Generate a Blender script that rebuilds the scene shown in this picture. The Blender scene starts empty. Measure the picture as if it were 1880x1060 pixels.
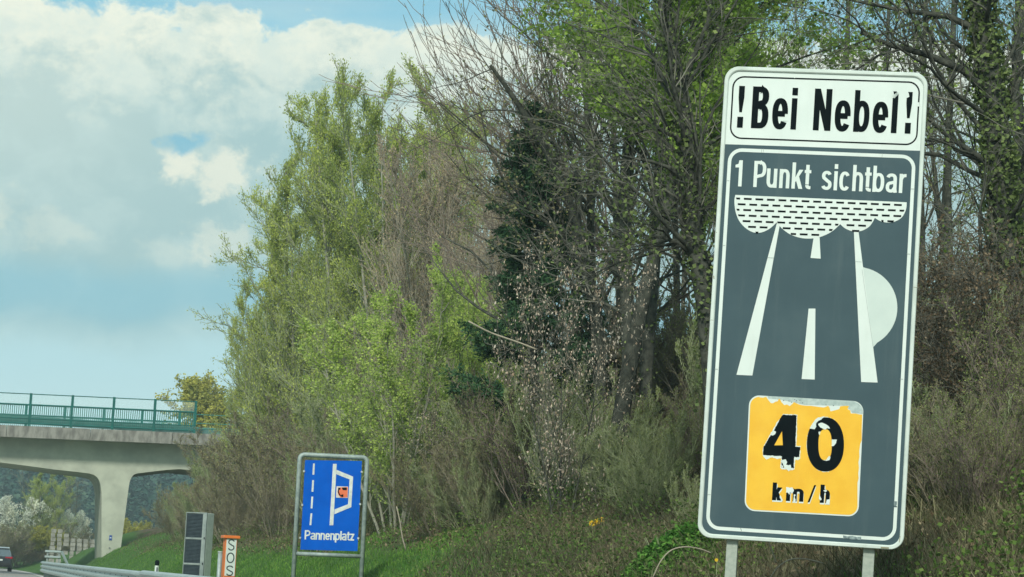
import bpy, math, random
import numpy as np
from math import sin, cos, pi, radians, sqrt, atan2
from mathutils import Vector, Matrix

sc = bpy.context.scene
COL = sc.collection

# ------------------------------------------------------------------ camera
FPX, CX, CY = 4021.0, 940.0, 530.0          # focal length in photo pixels (1880 wide)
ROLL, YAW, PITCH = radians(2.8), radians(13.5153), radians(7.5825)
CAM = Vector((0, 0, 1.1))
_R = Vector((cos(YAW), -sin(YAW), 0))
_F = Vector((sin(YAW)*cos(PITCH), cos(YAW)*cos(PITCH), sin(PITCH)))
_U = _R.cross(_F)
CXA = _R*cos(ROLL) + _U*sin(ROLL)
CYA = -_R*sin(ROLL) + _U*cos(ROLL)
def at(x, y, D):
    """point of the place seen at photo pixel x, y and standing D metres down the road"""
    d = _F*FPX + CXA*(x-CX) + CYA*(CY-y)
    return CAM + d*(D/d.y)

cd = bpy.data.cameras.new('camera')
cam = bpy.data.objects.new('camera', cd); COL.objects.link(cam)
cd.sensor_width = 36.0
cd.lens = 36.0*FPX/1880.0
cd.clip_start = 0.2; cd.clip_end = 6000
m = Matrix((CXA, CYA, -_F)).transposed().to_4x4(); m.translation = CAM
cam.matrix_world = m
sc.camera = cam
sc.view_settings.view_transform = 'Standard'
sc.view_settings.look = 'None'
sc.view_settings.exposure = 0.0
sc.view_settings.gamma = 1.0
sc.render.engine = 'CYCLES'
cy = sc.cycles
cy.max_bounces = 5; cy.diffuse_bounces = 4; cy.glossy_bounces = 2; cy.transmission_bounces = 3
cy.transparent_max_bounces = 8; cy.volume_bounces = 0
cy.use_adaptive_sampling = True; cy.adaptive_threshold = 0.012
cy.use_denoising = True; cy.denoiser = 'OPENIMAGEDENOISE'; cy.denoising_input_passes = 'RGB_ALBEDO_NORMAL'; cy.denoising_prefilter = 'ACCURATE'
cy.sample_clamp_indirect = 4

# ------------------------------------------------------------------ light
SUN_DIR = Vector((-0.38, -0.78, 0.66)).normalized()      # towards the sun: behind the camera, over the left shoulder
sl = bpy.data.lights.new('sun', 'SUN'); sl.energy = 3.5; sl.angle = radians(9); sl.color = (1.0, 0.97, 0.88)
so = bpy.data.objects.new('sun', sl); COL.objects.link(so)
so.rotation_euler = SUN_DIR.to_track_quat('Z', 'Y').to_euler()

# ------------------------------------------------------------------ node helper
class NT:
    def __init__(s, tree): s.t = tree; s.n = tree.nodes; s.l = tree.links
    def node(s, typ, ins=None, **kw):
        n = s.n.new(typ)
        for k, v in kw.items(): setattr(n, k, v)
        for k, v in (ins or {}).items(): s.put(n.inputs[k], v)
        return n
    def put(s, sock, v):
        if isinstance(v, bpy.types.NodeSocket): s.l.new(v, sock)
        elif isinstance(v, bpy.types.Node): s.l.new(v.outputs[0], sock)
        else:
            if hasattr(sock.default_value, '__len__') and not hasattr(v, '__len__'): v = (v, v, v)
            if hasattr(sock.default_value, '__len__') and len(sock.default_value) == 4 and len(v) == 3: v = (*v, 1)
            sock.default_value = v
    def m(s, op, a, b=0.0, c=0.0, clamp=False):
        n = s.n.new('ShaderNodeMath'); n.operation = op; n.use_clamp = clamp
        for i, v in enumerate((a, b, c)): s.put(n.inputs[i], v)
        return n.outputs[0]
    def ss(s, x, lo, hi, to0=0.0, to1=1.0):
        n = s.n.new('ShaderNodeMapRange'); n.interpolation_type = 'SMOOTHSTEP'
        for i, v in enumerate((x, lo, hi, to0, to1)): s.put(n.inputs[i], v)
        return n.outputs[0]
    def mix(s, f, a, b, mode='MIX'):
        n = s.n.new('ShaderNodeMix'); n.data_type = 'RGBA'; n.blend_type = mode
        s.put(n.inputs[0], f); s.put(n.inputs[6], a); s.put(n.inputs[7], b)
        return n.outputs[2]
    def noise(s, vec, scale, detail=4, rough=0.55, dist=0.0):
        n = s.n.new('ShaderNodeTexNoise')
        if vec is not None: s.put(n.inputs['Vector'], vec)
        n.inputs['Scale'].default_value = scale; n.inputs['Detail'].default_value = detail
        n.inputs['Roughness'].default_value = rough; n.inputs['Distortion'].default_value = dist
        return n.outputs[0]
    def xyz(s, x, y, z):
        n = s.n.new('ShaderNodeCombineXYZ')
        for i, v in enumerate((x, y, z)): s.put(n.inputs[i], v)
        return n.outputs[0]

# ------------------------------------------------------------------ sky
world = bpy.data.worlds.new('World'); sc.world = world; world.use_nodes = True
w = NT(world.node_tree); w.n.clear()
out = w.node('ShaderNodeOutputWorld')
sky = w.node('ShaderNodeTexSky'); sky.sky_type = 'NISHITA'; sky.sun_disc = False
sky.sun_elevation = math.asin(SUN_DIR.z); sky.sun_rotation = atan2(SUN_DIR.x, SUN_DIR.y)
skyc = w.mix(1.0, sky.outputs[0], (0.82, 1.14, 0.97), 'MULTIPLY')
bg1 = w.node('ShaderNodeBackground', {'Color': skyc, 'Strength': 0.14})
tc = w.node('ShaderNodeTexCoord')
sp = w.node('ShaderNodeSeparateXYZ', {0: tc.outputs['Generated']})
K = 4021.0
az = w.m('ARCTAN2', sp.outputs[0], sp.outputs[1])
el = w.m('ARCSINE', sp.outputs[2])
A = w.m('MULTIPLY', az, K/100); E = w.m('MULTIPLY', el, K/100)      # both in units of 1.42 degrees
V3 = w.xyz(A, w.m('MULTIPLY', E, 1.25), w.m('MULTIPLY', sp.outputs[1], 3.0))
n_big = w.noise(V3, 0.30, 5, 0.55, 0.3)
n_mid = w.noise(V3, 0.95, 6, 0.58, 0.35)
n_fin = w.noise(V3, 3.0, 5, 0.6)
n_puff = w.noise(V3, 2.1, 5, 0.6, 0.2)
n_edge = w.m('ADD', w.m('MULTIPLY', w.m('SUBTRACT', n_mid, 0.5), 1.5), w.m('MULTIPLY', w.m('SUBTRACT', n_fin, 0.5), 0.5))
Eb = w.m('ADD', E, n_edge)
# the long bank of cloud: bumpy top near 14 degrees, soft base near 7
top = w.ss(Eb, 10.08, 9.80)
c_white = (0.93, 0.97, 0.82); c_grey = (0.41, 0.61, 0.62); c_lgrey = (0.60, 0.77, 0.74)
shade = w.ss(w.m('ADD', E, w.m('ADD', w.m('MULTIPLY', w.m('SUBTRACT', n_mid, 0.5), 4.0), w.m('ADD', w.m('MULTIPLY', w.m('SUBTRACT', n_big, 0.5), 3.0), w.m('MULTIPLY', w.m('SUBTRACT', n_fin, 0.5), 2.2)))), 7.9, 10.3)
leftw = w.ss(A, 5.5, 0.0, 0.0, 0.30)
shade = w.m('ADD', shade, w.m('MULTIPLY', leftw, w.ss(E, 5.0, 8.5)), clamp=True)
bank = w.mix(shade, c_grey, c_white)
bank = w.mix(w.m('MULTIPLY', w.ss(n_mid, 0.42, 0.66), 0.5), bank, c_lgrey)
# blue-grey base band and pale air under it
lown = w.m('ADD', E, w.m('MULTIPLY', w.m('SUBTRACT', n_big, 0.5), 1.3))
band = w.m('MULTIPLY', w.ss(lown, 4.0, 4.75), w.ss(lown, 5.6, 4.85))
bank = w.mix(w.m('MULTIPLY', band, 0.7), bank, (0.26, 0.58, 0.70))
pale = w.ss(lown, 4.6, 3.6)
bank = w.mix(pale, bank, w.mix(w.ss(E, 3.8, 0.2), (0.54, 0.82, 0.87), (0.92, 1.14, 1.10)))
# small bright heads of cumulus in the grey
def head(a0, e0, ra, re, amt, base):
    da = w.m('DIVIDE', w.m('SUBTRACT', A, a0), ra); de = w.m('DIVIDE', w.m('SUBTRACT', E, e0), re)
    r2 = w.m('ADD', w.m('MULTIPLY', da, da), w.m('MULTIPLY', de, de))
    r = w.m('ADD', w.m('SQRT', r2), w.m('ADD', w.m('MULTIPLY', w.m('SUBTRACT', n_puff, 0.5), 2.6), w.m('MULTIPLY', w.m('SUBTRACT', n_fin, 0.5), 1.2)))
    return w.m('MULTIPLY', w.ss(r, 1.25, 0.35), amt)
hole = w.m('MULTIPLY', head(3.25, 7.62, 0.50, 0.22, 1.0, 0), w.ss(w.m('ADD', E, w.m('MULTIPLY', n_edge, 0.8)), 7.30, 7.45))
for (a0, e0, ra, re, amt) in ((3.95, 7.15, 0.85, 0.48, 0.85), (3.3, 7.32, 0.5, 0.3, 0.8), (4.1, 5.85, 0.75, 0.36, 0.5), (0.95, 5.9, 0.8, 0.33, 0.28), (-0.1, 6.1, 0.5, 0.6, 0.3), (3.2, 5.6, 0.6, 0.3, 0.2)):
    bank = w.mix(head(a0, e0, ra, re, amt, 0), bank, (0.90, 0.93, 0.78))
bank = w.mix(w.m('MULTIPLY', hole, 0.95), bank, (0.25, 0.56, 0.70))
# scattered clouds above
cirr = w.m('MULTIPLY', w.ss(E, 10.0, 14.0), w.ss(n_big, 0.42, 0.58))
wisp = w.ss(w.noise(w.xyz(w.m('MULTIPLY', A, 0.35), w.m('MULTIPLY', E, 1.6), 0.0), 0.7, 4, 0.5), 0.40, 0.75, 0.0, 0.35)
mask = w.m('MAXIMUM', w.m('MAXIMUM', top, cirr), wisp)
cloudc = w.mix(w.ss(E, 10.3, 10.0), (0.66, 0.78, 0.76), bank)
bg2 = w.node('ShaderNodeBackground', {'Color': cloudc, 'Strength': 1.0})
ms = w.node('ShaderNodeMixShader', {0: mask, 1: bg1.outputs[0], 2: bg2.outputs[0]})
w.l.new(ms.outputs[0], out.inputs[0])
world.cycles.sampling_method = 'MANUAL'; world.cycles.sample_map_resolution = 1024

# ------------------------------------------------------------------ materials
MATS = {}
def mat(name, base, rough=0.7, var=0.12, scale=8.0, metallic=0.0, base2=None, bump=0.0, bscale=40.0, spec=0.3, detail=4, coords='Object'):
    if name in MATS: return MATS[name]
    mt = bpy.data.materials.new(name); mt.use_nodes = True
    t = NT(mt.node_tree); b = t.n['Principled BSDF']
    co = t.node('ShaderNodeTexCoord').outputs[coords]
    n1 = t.noise(co, scale, detail, 0.6)
    b2 = base2 if base2 else tuple(c*(1-var*2) for c in base)
    c = t.mix(t.ss(n1, 0.32, 0.68), b2, base)
    t.put(b.inputs['Base Color'], c)
    b.inputs['Roughness'].default_value = rough; b.inputs['Metallic'].default_value = metallic
    b.inputs['Specular IOR Level'].default_value = spec
    if bump:
        bn = t.node('ShaderNodeBump', {'Height': t.noise(co, bscale, 4, 0.6)}); bn.inputs['Strength'].default_value = bump
        bn.inputs['Distance'].default_value = 0.02
        t.l.new(bn.outputs[0], b.inputs['Normal'])
    MATS[name] = mt
    return mt

def leafmat(name, cols, trans=0.45, wide=None):
    """many-coloured leaf: each leaf its own tone (face attribute), and clumps of tone through the crown"""
    if name in MATS: return MATS[name]
    mt = bpy.data.materials.new(name); mt.use_nodes = True
    t = NT(mt.node_tree); t.n.clear()
    o = t.node('ShaderNodeOutputMaterial')
    a = t.node('ShaderNodeAttribute', attribute_name='tone')
    rp = t.node('ShaderNodeValToRGB', {0: a.outputs['Fac']})
    el_ = rp.color_ramp.elements
    while len(el_) < len(cols): el_.new(0.5)
    for i, c in enumerate(cols):
        el_[i].position = i/(len(cols)-1); el_[i].color = (*c, 1)
    co = t.node('ShaderNodeTexCoord').outputs['Object']
    n1 = t.noise(co, wide or 0.9, 3, 0.6)
    c = t.mix(1.0, rp.outputs[0], t.mix(t.ss(n1, 0.35, 0.65), (0.80, 0.84, 0.82), (1.22, 1.20, 1.08)), 'MULTIPLY')
    d = t.node('ShaderNodeBsdfDiffuse', {'Color': c})
    tr = t.node('ShaderNodeBsdfTranslucent', {'Color': c})
    ms_ = t.node('ShaderNodeMixShader', {0: trans, 1: d.outputs[0], 2: tr.outputs[0]})
    t.l.new(ms_.outputs[0], o.inputs[0])
    MATS[name] = mt
    return mt

# ------------------------------------------------------------------ mesh helpers
def mesh_np(name, V, Fq, material, tone=None, smooth=False):
    """V (n,3), Fq (m,k) one face size"""
    me = bpy.data.meshes.new(name)
    V = np.ascontiguousarray(V, dtype=np.float32); Fq = np.ascontiguousarray(Fq, dtype=np.int32)
    k = Fq.shape[1]
    me.vertices.add(len(V)); me.vertices.foreach_set('co', V.ravel())
    me.loops.add(Fq.size); me.loops.foreach_set('vertex_index', Fq.ravel())
    me.polygons.add(len(Fq)); me.polygons.foreach_set('loop_start', np.arange(0, Fq.size, k, dtype=np.int32))
    if smooth: me.polygons.foreach_set('use_smooth', np.ones(len(Fq), dtype=bool))
    me.update(calc_edges=True)
    if tone is not None:
        at_ = me.attributes.new('tone', 'FLOAT', 'FACE'); at_.data.foreach_set('value', tone.astype(np.float32))
    me.materials.append(material)
    return me

class MB:
    """collects polygons, then links them as one mesh object"""
    def __init__(s): s.v = []; s.f = []
    def poly(s, pts): b = len(s.v); s.v += [tuple(p) for p in pts]; s.f.append(tuple(range(b, b+len(pts)))); return s
    def box(s, x0, x1, y0, y1, z0, z1, M=None):
        b = len(s.v)
        P = [(x, y, z) for z in (z0, z1) for (x, y) in ((x0, y0), (x1, y0), (x1, y1), (x0, y1))]
        if M is not None: P = [tuple(M @ Vector(p)) for p in P]
        s.v += P
        s.f += [(b+3, b+2, b+1, b), (b+4, b+5, b+6, b+7), (b, b+1, b+5, b+4), (b+1, b+2, b+6, b+5), (b+2, b+3, b+7, b+6), (b+3, b, b+4, b+7)]
        return s
    def prism(s, pts, axis, a0, a1):
        """closed outline pts (2-D) extruded along axis 'x','y' or 'z'"""
        def P(p, a): return {'x': (a, p[0], p[1]), 'y': (p[0], a, p[1]), 'z': (p[0], p[1], a)}[axis]
        b = len(s.v); n = len(pts)
        s.v += [P(p, a0) for p in pts] + [P(p, a1) for p in pts]
        s.f.append(tuple(range(b, b+n))); s.f.append(tuple(range(b+2*n-1, b+n-1, -1)))
        for i in range(n):
            j = (i+1) % n; s.f.append((b+i, b+n+i, b+n+j, b+j))
        return s
    def tube(s, pts, r, n=8, closed=False, caps=True):
        pts = [Vector(p) for p in pts]; rs = r if hasattr(r, '__len__') else [r]*len(pts)
        b = len(s.v); prev = None; m_ = len(pts)
        for i, p in enumerate(pts):
            if closed: t = (pts[(i+1) % m_]-pts[i-1])
            else: t = pts[min(i+1, m_-1)]-pts[max(i-1, 0)]
            t.normalize()
            u = (prev - t*prev.dot(t)) if prev is not None else t.cross(Vector((0, 0, 1)) if abs(t.z) < .9 else Vector((1, 0, 0)))
            u.normalize(); prev = u; v = t.cross(u)
            for k in range(n):
                a = 2*pi*k/n; s.v.append(tuple(p + (u*cos(a)+v*sin(a))*rs[i]))
        for i in range(m_ if closed else m_-1):
            j = (i+1) % m_
            for k in range(n):
                q = (k+1) % n; s.f.append((b+i*n+k, b+i*n+q, b+j*n+q, b+j*n+k))
        if caps and not closed:
            s.f.append(tuple(b+k for k in range(n-1, -1, -1))); s.f.append(tuple(b+(m_-1)*n+k for k in range(n)))
        return s
    def build(s, name, material, parent=None, smooth=False, bevel=0.0):
        me = bpy.data.meshes.new(name); me.from_pydata(s.v, [], s.f)
        me.validate(); me.update()
        me.materials.append(material)
        if smooth: me.polygons.foreach_set('use_smooth', [True]*len(me.polygons))
        o = bpy.data.objects.new(name, me); COL.objects.link(o)
        if parent is not None: o.parent = parent
        if bevel:
            bm_ = o.modifiers.new('bevel', 'BEVEL'); bm_.width = bevel; bm_.segments = 2; bm_.limit_method = 'ANGLE'
        return o
def tag(o, label=None, cat=None, group=None, kind=None):
    if label: o['label'] = label
    if cat: o['category'] = cat
    if group: o['group'] = group
    if kind: o['kind'] = kind
    return o
def empty(name, loc, rz=0.0, label=None, cat=None, group=None):
    o = bpy.data.objects.new(name, None); COL.objects.link(o)
    o.location = loc; o.rotation_euler = (0, 0, rz); o.empty_display_size = 0.3
    return tag(o, label, cat, group)
def obj_me(name, me, parent=None):
    o = bpy.data.objects.new(name, me); COL.objects.link(o)
    if parent is not None: o.parent = parent
    return o

# ------------------------------------------------------------------ terrain
def s_curve(Y):                                    # the carriageway bends left beyond the bridge
    Y = np.asarray(Y, float)
    d = np.clip(Y-150, 0, 160)
    return -0.0009*d*d - np.clip(Y-310, 0, None)*0.288
def edge_x(Y):                                     # right edge of the paved surface
    return 3.75 + 1.5*np.clip((np.asarray(Y, float)-100)/12, 0, 1)
_rs = np.random.RandomState(3)
_ph = _rs.rand(12, 3)*6.28; _fr = np.stack([_rs.uniform(.15, .9, 12), _rs.uniform(.1, .7, 12)], 1)
def bumps(X, Y):
    z = 0
    for i in range(12): z = z + np.sin(X*_fr[i, 0]+Y*_fr[i, 1]*(1 if i % 2 else -1)+_ph[i, 0])*0.1/(0.5+_fr[i, 0]+_fr[i, 1])
    return z
def ground_z(X, Y):
    X = np.asarray(X, float); Y = np.asarray(Y, float)
    Xr = X - s_curve(Y)
    e = np.interp(Y, [0, 100, 112, 2000], [0, 0, 1.0, 1.0])
    xs = [-400, -60, -26, -20, -17, 3.4, 3.9, 5.2, 6.4, 7.4, 8.6, 12, 22, 34, 60, 300]
    zs = [14, 8, 1.6, 0.1, -0.06, -0.06, 0.06, 0.14, 0.42, 1.15, 1.85, 2.9, 5.8, 7.6, 8.6, 10]
    z = np.interp(Xr - e*np.clip((9-Xr)/4, 0, 1)*(Xr > 3), xs, zs)
    far = np.clip((Y-155)/60, 0, 1); far = far*far*(3-2*far)
    zfar = np.interp(Xr, [-400, -20, -17, 5.0, 7, 12, 30, 300], [6, 0.2, -0.06, -0.06, 0.5, 1.2, 3.0, 9])
    z = z*(1-far) + zfar*far
    h = np.clip((Y-430)/520, 0, 1); h = h*h*(3-2*h)
    z = z + 22*h*(1+0.12*np.sin(X*0.011+1)+0.08*np.sin(X*0.03))
    bm = np.clip((Xr-6.5)/4, 0, 1)
    return z + bumps(X, Y)*bm

gx = np.concatenate([np.linspace(-500, -40, 24), np.linspace(-36, 2.5, 18), np.arange(3.0, 14, 0.35), np.linspace(14, 40, 40), np.linspace(44, 500, 40)])
gy = np.concatenate([np.linspace(-60, 8, 10), np.arange(10, 160, 1.3), np.linspace(162, 420, 70), np.linspace(430, 1060, 50)])
XX, YY = np.meshgrid(gx, gy); 
XS = XX + s_curve(YY)
ZZ = ground_z(XS, YY)
nx, ny = len(gx), len(gy)
idx = np.arange(nx*ny).reshape(ny, nx)
Fg = np.stack([idx[:-1, :-1], idx[:-1, 1:], idx[1:, 1:], idx[1:, :-1]], -1).reshape(-1, 4)
gm = bpy.data.materials.new('ground_soil'); gm.use_nodes = True
t = NT(gm.node_tree); b = t.n['Principled BSDF']
geo = t.node('ShaderNodeNewGeometry'); spx = t.node('ShaderNodeSeparateXYZ', {0: geo.outputs['Position']})
n1 = t.noise(geo.outputs['Position'], 0.9, 5, 0.6); n2 = t.noise(geo.outputs['Position'], 14, 4, 0.7)
grassc = t.mix(n2, (0.035, 0.085, 0.018), (0.075, 0.15, 0.035))
litter = t.mix(n2, (0.05, 0.045, 0.028), (0.15, 0.12, 0.08))
litter = t.mix(t.ss(n1, 0.5, 0.65), litter, (0.05, 0.075, 0.025))
fx = t.m('ADD', spx.outputs[0], t.m('MULTIPLY', n1, 2.0))
fx = t.m('SUBTRACT', fx, t.ss(spx.outputs[1], 80.0, 96.0, 0.0, 3.2))
gmix = t.m('MAXIMUM', t.ss(fx, 8.7, 9.6), t.ss(t.m('ADD', spx.outputs[1], t.m('MULTIPLY', n1, 8.0)), 39.0, 34.0))
t.put(b.inputs['Base Color'], t.mix(gmix, grassc, litter)); b.inputs['Roughness'].default_value = 0.95
b.inputs['Specular IOR Level'].default_value = 0.1
ground = obj_me('ground', mesh_np('ground', np.stack([XS, YY, ZZ], -1).reshape(-1, 3), Fg, gm, smooth=True)); tag(ground, kind='structure')

# road
asph = mat('asphalt_concrete', (0.34, 0.33, 0.30), 0.85, base2=(0.24, 0.24, 0.225), scale=0.6, bump=0.2, bscale=60)
ry = np.concatenate([np.arange(-40, 160, 4.0), np.arange(160, 420, 6.0)])
rv = []
for y in ry:
    s_ = float(s_curve(y)); rv += [(-16.5+s_, y, 0.0), (float(edge_x(y))+s_, y, 0.0)]
rf = np.array([[2*i, 2*i+1, 2*i+3, 2*i+2] for i in range(len(ry)-1)])
road = obj_me('road', mesh_np('road', np.array(rv), rf, asph)); tag(road, kind='structure')
lane = MB(); wp = mat('road_paint', (0.72, 0.74, 0.70), 0.6)
def strip(x0, wdt, y0, y1, step=6.0):
    y = y0
    while y < y1-0.1:
        z = min(y+step, y1); a, c = float(s_curve(y)), float(s_curve(z))
        lane.poly([(x0+a, y, .005), (x0+wdt+a, y, .005), (x0+wdt+c, z, .005), (x0+c, z, .005)]); y = z
strip(2.85, 0.15, -30, 100); strip(4.2, 0.15, 112, 400); strip(-12.6, 0.15, -30, 400)
for k in range(30):
    strip(-1.0, 0.15, -20+18*k*0.8, -14+18*k*0.8); strip(-4.9, 0.15, -20+18*k*0.8, -14+18*k*0.8)
tag(lane.build('lane_marking', wp), kind='structure')

# ------------------------------------------------------------------ BIG FOG SIGN
# plane fitted to the photograph: width 1.50 m, height 3.524 m
SC = Vector((5.9135, 15.0763, 3.2267)); SH = 3.5238; SW = 1.5
def _axes(yw, pt, rl):
    S = Vector((cos(yw), -sin(yw), 0)); N = Vector((-sin(yw), -cos(yw), 0)); T = Vector((0, 0, 1))
    T = T*cos(pt) - N*sin(pt)
    S2 = S*cos(rl) - T*sin(rl); T2 = S*sin(rl) + T*cos(rl)
    return S2, T2, S2.cross(T2)
S_, T_, N_ = _axes(0.40391, -0.03506, 0.02598)
class Plane:
    """a flat face in the place; px() carries a point of the photograph onto it (local metres: across, out, up)"""
    def __init__(s, c, S, T, N): s.c, s.S, s.T, s.N = c, S, T, N
    def px(s, x, y, out=0.0):
        d = _F*FPX + CXA*(x-CX) + CYA*(CY-y)
        k = (s.c-CAM).dot(s.N)/d.dot(s.N)
        p = CAM + d*k - s.c
        return (p.dot(s.S), -out, p.dot(s.T))
    def matrix(s): 
        m_ = Matrix((s.S, -s.N, s.T)).transposed().to_4x4(); m_.translation = s.c; return m_
def thing_on(name, P, label, cat):
    o = bpy.data.objects.new(name, None); COL.objects.link(o); o.matrix_world = P.matrix(); o.empty_display_size = .3
    return tag(o, label, cat)
FP = Plane(SC, S_, T_, N_)
fog = thing_on('fog_sign', FP, 'tall grey and white fog warning sign with a peeling yellow speed plate', 'road sign')
m_white = mat('sign_white', (0.67, 0.745, 0.70), 0.5, base2=(0.63, 0.71, 0.665), scale=3.0, spec=0.3)
m_rim = mat('sign_rim_white', (0.62, 0.70, 0.64), 0.4, base2=(0.54, 0.62, 0.57), scale=5, spec=0.5)
m_grey = mat('sign_grey', (0.052, 0.092, 0.107), 0.6, base2=(0.045, 0.081, 0.095), scale=2.0, spec=0.2)
m_black = mat('sign_black', (0.003, 0.007, 0.009), 0.7, var=0.1, spec=0.06)
m_yel = mat('sign_yellow', (0.83, 0.49, 0.036), 0.5, base2=(0.79, 0.43, 0.025), scale=5.0, spec=0.35)
m_peel = mat('peeled_backing', (0.46, 0.55, 0.52), 0.6, base2=(0.33, 0.42, 0.40), scale=30)
m_crack = mat('tape_joint', (0.30, 0.36, 0.34), 0.7)
m_galv = mat('galvanised_post', (0.40, 0.44, 0.38), 0.5, base2=(0.31, 0.36, 0.31), scale=30, metallic=0.2, spec=0.4)

def rrect(corners, r, n=8):
    """rounded quad in photo px; corners TL,TR,BR,BL, r in px"""
    pts = []
    c = [Vector(p) for p in corners]
    for i in range(4):
        p, a, q = c[i], c[i-1], c[(i+1) % 4]
        u = (a-p).normalized(); v = (q-p).normalized()
        for k in range(n+1):
            th = (pi/2)*k/n
            pts.append(p + u*r*(1-sin(th)) + v*r*(1-cos(th)))
    return pts
def fill_px(mb, P, pts, out): mb.poly([P.px(p[0], p[1], out) for p in pts])
def ring_px(mb, P, o_, i_, out):
    n = len(o_)
    for k in range(n):
        j = (k+1) % n
        mb.poly([P.px(*o_[k], out), P.px(*i_[k], out), P.px(*i_[j], out), P.px(*o_[j], out)])
def off(corners, d):
    """shrink a quad by d px (towards its inside)"""
    c = [Vector(p) for p in corners]; res = []
    for i in range(4):
        p = c[i]; u = (c[i-1]-p).normalized(); v = (c[(i+1) % 4]-p).normalized()
        res.append(p+u*d+v*d)
    return [tuple(p) for p in res]

def weather(mt, amt, tint):
    t = NT(mt.node_tree); b = t.n['Principled BSDF']; src = b.inputs['Base Color'].links[0].from_socket
    co = t.node('ShaderNodeTexCoord').outputs['Object']; mp = t.node('ShaderNodeMapping', {0: co}); mp.inputs['Scale'].default_value = (9, 9, 0.8)
    n_ = t.noise(mp.outputs[0], 1.0, 5, 0.65); n2_ = t.noise(co, 2.2, 5, 0.6)
    f = t.m('MULTIPLY', t.m('ADD', t.ss(n_, 0.5, 0.8), t.ss(n2_, 0.48, 0.8)), amt)
    t.put(b.inputs['Base Color'], t.mix(f, src, tint))
weather(m_white, 0.16, (0.42, 0.45, 0.38)); weather(m_grey, 0.22, (0.12, 0.16, 0.16)); weather(m_rim, 0.3, (0.34, 0.36, 0.28)); weather(m_yel, 0.12, (0.72, 0.50, 0.16))
# --- panel: rounded body, raised rim
OUT = [(1332.0, 122.0), (1704.6, 134.8), (1658.5, 1011.0), (1279.7, 986.8)]
def solid_px(mb, P, pts, y0, y1):
    L = [P.px(p[0], p[1]) for p in pts]; mb.prism([(a[0], a[2]) for a in L], 'y', -y1, -y0)
pb = MB(); solid_px(pb, FP, rrect(off(OUT, 4), 22), -0.02, 0.0); pb.build('panel', mat('sign_back', (0.4, 0.43, 0.42), 0.5, metallic=0.4), fog)
rim = MB()
loops = []
for d, r, o_ in ((0.0, 26, -0.035), (0.0, 26, 0.010), (1.2, 25, 0.016), (6.0, 21.5, 0.016), (7.6, 20.5, 0.011), (8.2, 20, 0.0)):
    loops.append([FP.px(p[0], p[1], o_) for p in rrect(off(OUT, d), r)])
n_ = len(loops[0])
for a in range(len(loops)-1):
    for k in range(n_):
        j = (k+1) % n_; rim.poly([loops[a][k], loops[a+1][k], loops[a+1][j], loops[a][j]])
rim.build('rim', m_rim, fog, smooth=False)
# inner faces
INN = off(OUT, 7.9)
inn = rrect(INN, 20)
DIVL, DIVR = (1332.7, 265.1), (1688.6, 277.2)
def split_y(x): return DIVL[1] + (x-DIVL[0])*(DIVR[1]-DIVL[1])/(DIVR[0]-DIVL[0])
upp = [p for p in inn if p[1] < split_y(p[0])]; low = [p for p in inn if p[1] >= split_y(p[0])]
def cross(p, q):
    f = lambda s: (p[1]+(q[1]-p[1])*s) - split_y(p[0]+(q[0]-p[0])*s)
    lo, hi = 0.0, 1.0
    for _ in range(40):
        m_ = (lo+hi)/2
        if f(lo)*f(m_) <= 0: hi = m_
        else: lo = m_
    return (p[0]+(q[0]-p[0])*lo, p[1]+(q[1]-p[1])*lo)
# order: rrect starts at TL, goes TR, BR, BL
nu = 9
TLp, TRp, BRp, BLp = inn[:nu], inn[nu:2*nu], inn[2*nu:3*nu], inn[3*nu:]
cr = cross(TRp[-1], BRp[0]); cl = cross(BLp[-1], TLp[0])
uf = MB(); fill_px(uf, FP, list(TLp)+list(TRp)+[cr, cl], 0.0012); uf.build('heading_face', m_white, fog)
lf = MB(); fill_px(lf, FP, [cl, cr]+list(BRp)+list(BLp), 0.0012); lf.build('lower_face', m_grey, fog)
# black line round the heading
bl = MB(); C1 = [(1346.9, 140.9), (1688.6, 151.8), (1682.4, 266.3), (1340.4, 253.5)]
ring_px(bl, FP, rrect(off(C1, -1.4), 21.4), rrect(off(C1, 1.4), 18.6), 0.0022); bl.build('heading_border', m_black, fog)
wl = MB(); C2 = [(1340.7, 275.1), (1678.4, 288.4), (1641.5, 991.0), (1298.7, 969.0)]
ring_px(wl, FP, rrect(off(C2, -3.2), 25), rrect(off(C2, 3.2), 18.6), 0.0022); wl.build('border_line', m_white, fog)

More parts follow.
